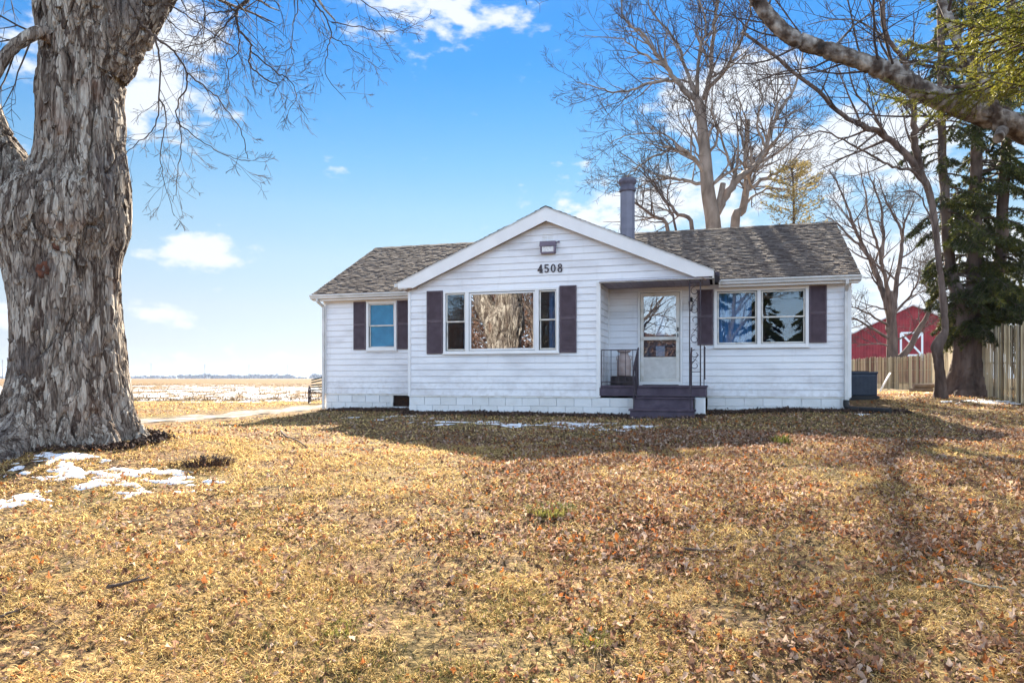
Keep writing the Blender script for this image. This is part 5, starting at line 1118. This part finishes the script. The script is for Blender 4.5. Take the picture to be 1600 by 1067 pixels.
# peeling bark flaps
mb = MB()
for k in range(190):
    py = rr.uniform(30, 640); i = next(j for j in range(len(prof) - 1) if prof[j + 1][0] <= py); t = (prof[i][0] - py) / (prof[i][0] - prof[i + 1][0]); cxp = prof[i][1] + (prof[i + 1][1] - prof[i][1]) * t; hp = prof[i][2] + (prof[i + 1][2] - prof[i][2]) * t
    an = rr.uniform(-1.75, 1.75); dirx = Vector((math.sin(an), -math.cos(an), 0)); s = Vector((at(cxp, py, YM).x, YM, at(cxp, py, YM).z)) + dirx * (hp / F * YM - .045); a = dirx.cross(Vector((0, 0, 1))).normalized()
    h = rr.uniform(.07, .26); w_ = rr.uniform(.018, .045); lf = rr.uniform(.012, .045); th_ = .007; up_ = rr.random() < .35; tilt = rr.uniform(-.25, .25)
    base = len(mb.v); rows_ = 4
    for j in range(rows_ + 1):
        f = j / rows_; o_ = lf * (f if up_ else 1 - f) ** 1.6; wj = w_ * (.55 + .6 * math.sin(math.pi * (.15 + .7 * f))) * rr.uniform(.8, 1.15)
        for sx, oo in ((-1, 0), (1, 0), (1, th_), (-1, th_)):
            q = s + a * (sx * wj + tilt * (f - .5) * h) + Vector((0, 0, (f - .5) * h)) + dirx * (o_ + oo - .004); mb.v.append((q.x - mloc.x, q.y - mloc.y, q.z - mloc.z))
    for j in range(rows_):
        for c_ in range(4): a_ = base + j * 4 + c_; b_ = base + j * 4 + (c_ + 1) % 4; mb.f.append((a_, b_, b_ + 4, a_ + 4)); mb.sm.append(False)
    mb.f.append((base, base + 1, base + 2, base + 3)); mb.f.append((base + rows_ * 4 + 3, base + rows_ * 4 + 2, base + rows_ * 4 + 1, base + rows_ * 4)); mb.sm += [False, False]
tag(mb.build('peeling_bark', 'bark_maple', mt), kind='stuff')

# ================================================================== far woods, reflections behind the camera
T = Tree(50); V = []; 
r = np.random.default_rng(4)
def woods(name, spans, Ys, label, m='far_wood', s=1.3):
    pc = []
    for x0, x1, h0, h1, n in spans:
        k = n; px = r.uniform(x0, x1, k); Yd = r.uniform(*Ys, k); hh = (h0 + (h1 - h0) * fnoise(px, px * 0, .12, 9, 3)) * Yd / F; z = r.random(k) ** .8 * hh
        pc.append(np.stack([(px - 800) / F * Yd, Yd, z], 1))
    c = np.concatenate(pc); n = len(c); a = r.normal(size=(n, 3, 3)) * s; V = (c[:, None, :] + a).reshape(-1, 3); o = np_mesh(name, V, np.arange(3 * n).reshape(-1, 3), m)
    return tag(o, label, kind='stuff')
woods('far_woods', [(-60, 40, 1, 4, 500), (190, 275, 1.5, 6, 900), (278, 460, 2, 8, 3600), (440, 480, 0, 3, 300), (484, 506, 3, 9, 500), (-300, -50, 1, 6, 1200), (500, 900, 1, 6, 1500)], (1500, 1650), 'distant blue grey tree line on the horizon', s=1.6)
# trees across the road, behind the viewer: seen only in the window panes
for k, (x, y, h, sd_) in enumerate([(-4, -17, 12, 61), (3.5, -19, 13, 62), (-13, -20, 13, 63), (-26, -23, 12, 64), (11, -22, 11, 65), (-19, -16, 10, 66)]):
    T = Tree(sd_); b = Vector((x, y, -1.25)); T.grow(b, Vector((.05, 0, 1)), h, .26, 3, up=.05, kids=(16, 7, 5), rmin=.012, seg=.7)
    T.build('roadside_tree', b, ['bare roadside tree across the road, directly opposite the porch', 'tall bare roadside tree right of the opposite one', 'bare roadside tree across the road opposite the maple', 'farthest left bare tree across the road', 'bare tree across the road at far right', 'shorter bare tree across the road near the left end'][k], 'bark_grey', group='bare trees across the road')
for k, (x, y, h) in enumerate([(-3.5, -22, 10), (-7.5, -24, 12), (-.5, -25, 11), (-11, -27, 9)]):
    T = Tree(80 + k); segs = []; b = Vector((x, y, -1.25)); q, rs = T.limb([b, b + Vector((.1, 0, h * .5)), b + Vector((0, 0, h))], .2, .03, 6, 6)
    for j in range(90):
        t = .06 + .92 * j / 90; p = b + Vector((0, 0, h * t)); a = T.r.uniform(0, 6.283); bough(T, segs, p, Vector((math.cos(a), math.sin(a), -.1)), (1.05 - t) * h * .36, .03, .3, .3, 1, .5)
    tr = T.build('roadside_spruce', b, ['dark spruce across the road, nearest to it', 'tallest dark spruce across the road', 'dark spruce across the road at the right of its row', 'lowest dark spruce across the road, leftmost of its row'][k], 'bark_red', group='spruces across the road')
    V, Fq = needles(segs, 60, .22, .08, 90 + k, .9); np_mesh('foliage', V - np.array(b), Fq, 'needles', tr)
n = 190000; c = np.stack([r.uniform(-46, 14, n), r.uniform(-30, -26, n), np.zeros(n)], 1); c[:, 2] = -1.2 + r.random(n) * (3.6 + 7.5 * np.exp(-((c[:, 0] + 27) / 9) ** 2) + 2.5 * vnoise(c[:, 0], c[:, 0] * 0, .4, 3)); V = (c[:, None, :] + r.normal(size=(n, 3, 3)) * .10).reshape(-1, 3)
tag(np_mesh('brush', V, np.arange(3 * n).reshape(-1, 3), 'brush_far'), 'thicket of brown brush across the road', kind='stuff')

# ================================================================== GROUND COVER
r = np.random.default_rng(99)
def in_house(X, Y):       # house footprint in house axes
    u = X * CT - Y * ST; v = X * ST + Y * CT
    return ((v > VW) & (v < VBK) & (u > UL) & (u < UR)) | ((v > VB) & (v < VW + .1) & (u > BL) & (u < -.36)) | ((v > 15.25) & (v < VB) & (u > SU0) & (u < SU1))
def dist_wall(X, Y):
    u = X * CT - Y * ST; v = X * ST + Y * CT; front = np.where((u > BL) & (u < -.36), VB, VW); return np.where((u > UL - .3) & (u < UR + 1.2), front - v, 99)
def scatter(n, y0, y1, side=1.4):
    Y = y0 + (y1 - y0) * r.random(n); Y = np.sqrt(y0 ** 2 + (y1 ** 2 - y0 ** 2) * r.random(n)); X = (r.random(n) * 2 - 1) * (.7143 * side * Y + .6); return X, Y
dpn = np.array([(p.x, p.y) for p in dp])
def on_drive(X, Y):
    d = np.full(len(X), 99.)
    for a in dpn[::2]: d = np.minimum(d, np.hypot(X - a[0], Y - a[1]))
    return d < 1.35
def snow_mask(X, Y):
    m = np.zeros_like(X)
    def el_(px, py, hx_, hy_, h):
        Yc = None
        for yy in np.arange(3, 30, .05):
            if YH + F * (ZE - float(G((px - 800) / F * yy, yy, False))) / yy < py: Yc = yy; break
        Xc = (px - 800) / F * Yc; return h * np.exp(-(((X - Xc) / hx_) ** 2 + ((Y - Yc) / hy_) ** 2))
    for a in SN: m = np.maximum(m, el_(*a))
    nz_ = .45 * fnoise(X, Y * 1.5, 2.2, 77, 3) + .55 * fnoise(X, Y * 1.7, 7.5, 78, 4); return np.minimum(m * 1.3 + (nz_ - .5) * 6.2 - 1.12, m * 4 - .8)
SN = [(150, 752, 1.15, .42, 1.0), (30, 775, .8, .35, .85), (240, 742, .4, .25, .8), (100, 716, .45, .10, 1.0), (820, 664, 1.7, .55, .86), (970, 669, 1.1, .45, .88), (720, 660, 1.0, .35, .75), (640, 655, .8, .3, .7), (1500, 618, 3.2, .5, 1.0), (1590, 628, 2.2, .7, 1.0), (1400, 614, 1.8, .5, .7), (600, 652, 1.0, .2, .6), (1345, 648, .35, .25, .9), (350, 628, 1.6, .25, .8), (440, 624, 1.6, .25, .8), (1550, 612, .7, .3, 1.0)]
def blades(name, n, y0, y1, ln, wd, m, label, mask=None, lean=(.9, 1.5)):
    X, Y = scatter(n, y0, y1); k = ~in_house(X, Y) & (dist_wall(X, Y) > .45) & ~on_drive(X, Y) & (np.hypot(X - MAP[0], Y - MAP[1]) > .95) & ~((X < 13 * (Y - 25) / 3) & (Y > 26.2) & (X < 12))
    k &= r.random(len(X)) < np.clip((fnoise(X, Y, 2.6, 31, 4) - .33) * 4.5, .12, 1) * (1 - .65 * (m == 'straw') * np.clip(1 - (dist_wall(X, Y) + 1.5 * fnoise(X, Y, .5, 23, 3)) / 5, 0, 1) * (dist_wall(X, Y) < 50))
    k &= snow_mask(X, Y) < .10 + 1.2 * r.random(len(X)) ** 3
    if mask is not None: k &= r.random(len(X)) < mask(X, Y)
    X, Y = X[k], Y[k]; n = len(X); Z = G(X, Y); a = r.random(n) * 6.283; L = ln * r.uniform(.5, 1.35, n); t = r.uniform(*lean, n); cl_ = .5 + fnoise(X, Y, 3.0, 3, 3); L *= cl_; w2 = wd * r.uniform(.6, 1.3, n)
    d = np.stack([np.cos(a) * np.sin(t), np.sin(a) * np.sin(t), np.cos(t)], 1); s = np.stack([-np.sin(a + r.normal(0, .3, n)), np.cos(a), r.normal(0, .35, n)], 1)
    b = np.stack([X, Y, Z - .004], 1); mid = b + d * (L * .5)[:, None] + np.array([0, 0, 1]) * (L * .13)[:, None]; tip = b + d * L[:, None] + np.array([0, 0, -1]) * (L * .02)[:, None]; tip[:, 2] = np.maximum(tip[:, 2], Z + .004)
    V = np.stack([b - s * w2[:, None] / 2, b + s * w2[:, None] / 2, mid + s * w2[:, None] / 2, mid - s * w2[:, None] / 2, tip + s * w2[:, None] * .12, tip - s * w2[:, None] * .12], 1).reshape(-1, 3)
    i = np.arange(n)[:, None] * 6; Fq = np.concatenate([i + np.array([0, 1, 2, 3]), i + np.array([3, 2, 4, 5])], 0)
    return tag(np_mesh(name, V, Fq, m), label, kind='stuff')
D = 1.0
blades('dry_grass', int(190000 * D), 2.6, 5.5, .058, .0034, 'straw', 'dry straw coloured grass blades of the near lawn')
blades('dry_grass', int(230000 * D), 5.5, 10, .062, .0055, 'straw', 'dry straw coloured grass in the middle of the lawn')
blades('dry_grass', int(180000 * D), 10, 27, .070, .012, 'straw', 'dry straw coloured grass near the house')
gm = lambda X, Y: np.clip(np.exp(-(((X + .35) / 1.0) ** 2 + ((Y - 3.6) / 1.3) ** 2)) * 1.3 + np.clip(fnoise(X, Y, .45, 21, 3) - .60, 0, 1) * 1.2, 0, 1)
blades('green_grass', int(110000 * D), 2.6, 7.5, .055, .0036, 'green_grass', 'greener grass blades among the straw', gm, (.5, 1.3))
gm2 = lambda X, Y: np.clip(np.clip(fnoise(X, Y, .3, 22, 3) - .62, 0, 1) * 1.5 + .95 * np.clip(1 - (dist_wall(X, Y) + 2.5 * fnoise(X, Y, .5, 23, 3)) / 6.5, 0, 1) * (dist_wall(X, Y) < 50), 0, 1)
blades('green_grass', int(90000 * D), 7.5, 18, .06, .011, 'shade_darkened_grass', 'dull green grass, darkened for the shade before the house', gm2, (.5, 1.3))
# fallen leaves: lobed, curled blades
def leaf_tmpl(seed, lobes=True):
    rr_ = np.random.default_rng(seed); n = 10; a = np.linspace(0, 2 * np.pi, n, endpoint=False); rad_ = .5 * (1 - .32 * (np.arange(n) % 2)) * rr_.uniform(.85, 1.1, n); rad_ *= 1 + .25 * np.cos(a)
    x, y = rad_ * np.cos(a), rad_ * np.sin(a) * .78; x = np.append(x, 0); y = np.append(y, 0)
    cx, cy = rr_.uniform(-1.4, 3.0), rr_.uniform(-1.0, 4.2); z = cx * x * x + cy * y * y + .5 * rr_.normal(0, .08, n + 1) + rr_.uniform(-.9, .9) * x * y; k = 1 / (1 + .5 * np.abs(z)); V = np.stack([x * k, y * k, z * .75 - z.min() * .75], 1)
    return V, np.array([(i, (i + 1) % n, n) for i in range(n)])
TM = [leaf_tmpl(s) for s in range(9)]
def leaves(name, n, y0, y1, size, m, label, dens, side=1.4, zoff=.012, flat=.35, pick=None):
    X, Y = pick if pick is not None else scatter(n, y0, y1, side); k = ~in_house(X, Y) & ~on_drive(X, Y) & (np.hypot(X - MAP[0], Y - MAP[1]) > .9) & (r.random(len(X)) < dens(X, Y)) & ~((Y > 26.2) & (X < 12)); X, Y = X[k], Y[k]; n = len(X); Z = G(X, Y) + zoff * r.uniform(.2, 1.6, n)
    tm = r.integers(0, len(TM), n); s = size * r.uniform(.5, 1.3, n); yaw = r.random(n) * 6.283; tx_, ty_ = r.normal(0, flat, n), r.normal(0, flat, n); flip = np.where(r.random(n) < .4, -1., 1.)
    VV, FF = [], []; off = 0
    for q, (tv, tf) in enumerate(TM):
        j = np.where(tm == q)[0]
        if not len(j): continue
        v = tv[None] * s[j][:, None, None]; h = v[..., 2] * 1.0; h = np.where(flip[j][:, None] < 0, h.max(1, keepdims=True) - h, h); x, y = v[..., 0], v[..., 1]
        zz_ = h + x * tx_[j][:, None] + y * ty_[j][:, None]; zz_ -= zz_.min(1, keepdims=True); c_, s_ = np.cos(yaw[j])[:, None], np.sin(yaw[j])[:, None]
        V = np.stack([X[j][:, None] + x * c_ - y * s_, Y[j][:, None] + x * s_ + y * c_, Z[j][:, None] + zz_], -1).reshape(-1, 3); m_ = len(tv)
        F_ = (tf[None] + (np.arange(len(j)) * m_)[:, None, None] + off).reshape(-1, 3); VV.append(V); FF.append(F_); off += len(V)
    return tag(np_mesh(name, np.concatenate(VV), np.concatenate(FF), m, smooth=False), label, kind='stuff')
def ld(X, Y):
    right = 1 / (1 + np.exp(-(X / Y - .03) * 9)); cl_ = fnoise(X, Y, .9, 41, 4); return np.clip((.10 + .90 * right) * np.clip((.7 * cl_ + .3 * fnoise(X, Y, 3.1, 44, 3) - .34) * 4.4, .10, 1.4) * (1 - .75 * np.exp(-(((X + .45) / .8) ** 2 + ((Y - 3.7) / 1.2) ** 2))) , 0, 1)
leaves('fallen_leaves', 46000, 2.6, 6, .048, 'leaf', 'curled brown leaves lying over the near lawn', ld)
leaves('fallen_leaves', 110000, 6, 12, .047, 'leaf', 'brown fallen leaves over the middle lawn', ld)
leaves('fallen_leaves', 60000, 12, 23, .056, 'leaf', 'fallen leaves near the house', lambda X, Y: np.clip(ld(X, Y) * .9 + .12, 0, 1) * (1 - .72 * np.clip(1 - (dist_wall(X, Y) - .5 + 1.5 * fnoise(X, Y, .5, 23, 3)) / 5.5, 0, 1) * (dist_wall(X, Y) < 50)))
leaves('leaf_fragments', 60000, 2.6, 9, .026, 'leaf', 'small broken leaf fragments in the lawn', lambda X, Y: .35 + .65 * ld(X, Y))
# dark bed along the foundation
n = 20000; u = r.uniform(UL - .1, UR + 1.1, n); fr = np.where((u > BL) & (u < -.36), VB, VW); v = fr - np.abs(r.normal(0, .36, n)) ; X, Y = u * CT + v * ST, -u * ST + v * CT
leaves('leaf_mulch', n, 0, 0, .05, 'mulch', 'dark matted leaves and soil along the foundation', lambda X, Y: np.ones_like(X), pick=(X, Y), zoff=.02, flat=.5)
n = 5000; a = r.random(n) * 6.283; d = .80 + np.abs(r.normal(0, .09, n)); X, Y = MAP[0] + d * np.cos(a) * 1.1, MAP[1] + d * np.sin(a)
leaves('root_litter', n, 0, 0, .05, 'mulch', 'dark leaf litter around the foot of the maple', lambda X, Y: np.ones_like(X), pick=(X, Y), zoff=.02, flat=.5)
# snow
xs_, ys_ = np.arange(-8.2, 3.2, .03), np.arange(4.6, 18, .03)
def snow_sheet(x0, x1, y0, y1, st, label):
    xs_, ys_ = np.arange(x0, x1, st), np.arange(y0, y1, st); XX, YY = np.meshgrid(xs_, ys_); mk = snow_mask(XX, YY); H = G(XX, YY) + np.clip(mk * .05, -.05, .013) + .004 * (vnoise(XX, YY, 9, 5) - .5)
    V, Fq = grid(xs_, ys_, H); mk_ = (mk > -.02).reshape(-1); keep = mk_[Fq].any(1); Fq = Fq[keep]; us, inv = np.unique(Fq, return_inverse=True); V = V[us]; 
    if len(V): tag(np_mesh('snow', V, inv.reshape(-1, 4), 'snow', smooth=True), label, kind='stuff')
snow_sheet(-7.5, -1.5, 5.2, 8.9, .022, 'thin melting snow on the lawn before the maple'); snow_sheet(-4.5, 4.6, 10.5, 16.6, .035, 'thin broken snow in the shade before the house'); snow_sheet(7, 17, 12, 28, .06, 'snow strip along the fence'); snow_sheet(-15, -4, 17, 27, .06, 'snow beside the gravel drive')
# field stubble
n = 26000; Y = 26.5 + 60 * r.random(n) ** 1.7; X = -r.random(n) * (.75 * Y + 6) + 2; Z = G(X, Y, False) + .02; a = r.random(n) * 6.283; t = r.uniform(.2, 1.4, n); L = r.uniform(.03, .12, n); d = np.stack([np.cos(a) * np.sin(t), np.sin(a) * np.sin(t), np.cos(t)], 1) * L[:, None]; s = np.stack([-np.sin(a), np.cos(a), 0 * a], 1) * .014
b = np.stack([X, Y, Z], 1); V = np.stack([b - s, b + s, b + d + s, b + d - s], 1).reshape(-1, 3); tag(np_mesh('corn_stubble', V, np.arange(4 * n).reshape(-1, 4), 'stubble'), 'broken corn stubble in the snowy field', kind='stuff')

# grass clumps that stand out, and a strappy plant
def gpt(px, py):
    for yy in np.arange(3, 40, .02):
        if YH + F * (ZE - g1((px - 800) / F * yy, yy)) / yy < py: return Vector(((px - 800) / F * yy, yy, g1((px - 800) / F * yy, yy)))
def clump(px, py, n, h, rad_, m, label, w_=.006, cat='grass clump', name='grass_clump', lean=.9):
    p = gpt(px, py); rr_ = random.Random(int(px)); mb = MB()
    for k in range(n):
        a = rr_.uniform(0, 6.28); q = rad_ * math.sqrt(rr_.random()); b = Vector((q * math.cos(a), q * math.sin(a), 0)); d = Vector((math.cos(a + rr_.gauss(0, .6)) * rr_.uniform(.1, lean), math.sin(a) * rr_.uniform(.1, lean), 1)).normalized(); L = h * rr_.uniform(.5, 1.2); s = Vector((-math.sin(a), math.cos(a), 0)) * w_ * rr_.uniform(.6, 1.3); m1 = b + d * L * .6; tip = m1 + (d + Vector((d.x, d.y, -.6))) * L * .4
        mb.quad(b - s, b + s, m1 + s * .8, m1 - s * .8); mb.quad(m1 - s * .8, m1 + s * .8, tip + s * .1, tip - s * .1)
    o = mb.build(name, m); o.location = p; tag(o, label, cat); return o
clump(862, 800, 300, .08, .24, 'green_grass', 'dark green grass tuft in the middle of the lawn')
clump(318, 726, 380, .11, .34, 'mulch', 'dark weedy clump on the lawn right of the maple', .008)
clump(1222, 694, 70, .17, .14, 'green_grass', 'clump of short strappy green leaves right of the steps', .012, 'plant', 'garden_plant', .7)
clump(925, 1000, 150, .05, .13, 'green_grass', 'bright green tuft low in the centre foreground', .004)
clump(535, 985, 130, .05, .12, 'green_grass', 'green tuft in the lower left centre lawn', .005)
# fallen sticks
def stick(px0, py0, px1, py1, rad_, label, pale=False):
    a, b = gpt(px0, py0), gpt(px1, py1); rr_ = random.Random(px0); n = 6; pts = []
    for k in range(n + 1):
        t = k / n; q = a.lerp(b, t) - a; q.z = g1(a.x + q.x, a.y + q.y) - a.z + rad_ + .012 + rr_.uniform(0, .012); pts.append(q + Vector((rr_.uniform(-.012, .012), rr_.uniform(-.02, .02), 0)))
    mb = MB(); mb.tube(pts, [rad_ * (1 - .5 * k / n) for k in range(n + 1)], 7)
    mb.tube([pts[3], pts[3] + (pts[4] - pts[2]) * .7 + Vector((.02, .06, .02))], [rad_ * .5, rad_ * .2], 5)
    o = mb.build('fallen_branch', 'fence_wood' if pale else 'stick'); o.location = a; tag(o, label, 'stick')
stick(168, 927, 232, 911, .013, 'short dark branch lying in the lower left grass')
stick(0, 972, 38, 958, .009, 'thin dark branch at the left edge of the lawn'); stick(438, 676, 478, 702, .016, 'thin branch lying left of the house shadow')
stick(1490, 912, 1572, 928, .010, 'pale dry branch on the leaves at lower right', True); stick(1070, 862, 1135, 868, .011, 'dark curved branch in the leaves right of centre')
# leaning white pole by the fence, logs
p0 = gpt(1374, 613); p1 = at(1391, 583, p0.y + .6); o = MB().tube([(0, 0, 0), tuple(p1 - p0)], .035, 6).build('leaning_pole', 'barn_white'); o.location = p0; tag(o, 'white pole leaning against the fence behind the air conditioner', 'pole')
p0 = at(1440, 607, 26); z_ = g1(p0.x, 26)
for k, (dx_, dz_, l) in enumerate([(0, .08, 'short log lying by the crooked tree, the lower of two'), (.1, .24, 'short log resting on another by the crooked tree')]):
    o = MB().tube([(-.4, 0, 0), (.45, .12, .01)], .08, 9).build('log', 'bark_grey'); o.location = (p0.x + dx_, 26, z_ + dz_); tag(o, l, 'log')
# the air itself: one closed box of thin even haze round the whole scene
o = MB().box(-3100, 3100, -1600, 4100, -4, 24).build('haze', 'trim'); hm = bpy.data.materials.new('haze'); hm.use_nodes = True; t = hm.node_tree; t.nodes.clear()
vo = t.nodes.new('ShaderNodeVolumePrincipled'); vo.inputs['Color'].default_value = (.55, .70, 1.0, 1); vo.inputs['Density'].default_value = .00011; vo.inputs['Anisotropy'].default_value = .3
t.links.new(vo.outputs[0], t.nodes.new('ShaderNodeOutputMaterial').inputs['Volume']); o.data.materials[0] = hm; tag(o, 'thin bluish winter haze', kind='stuff')
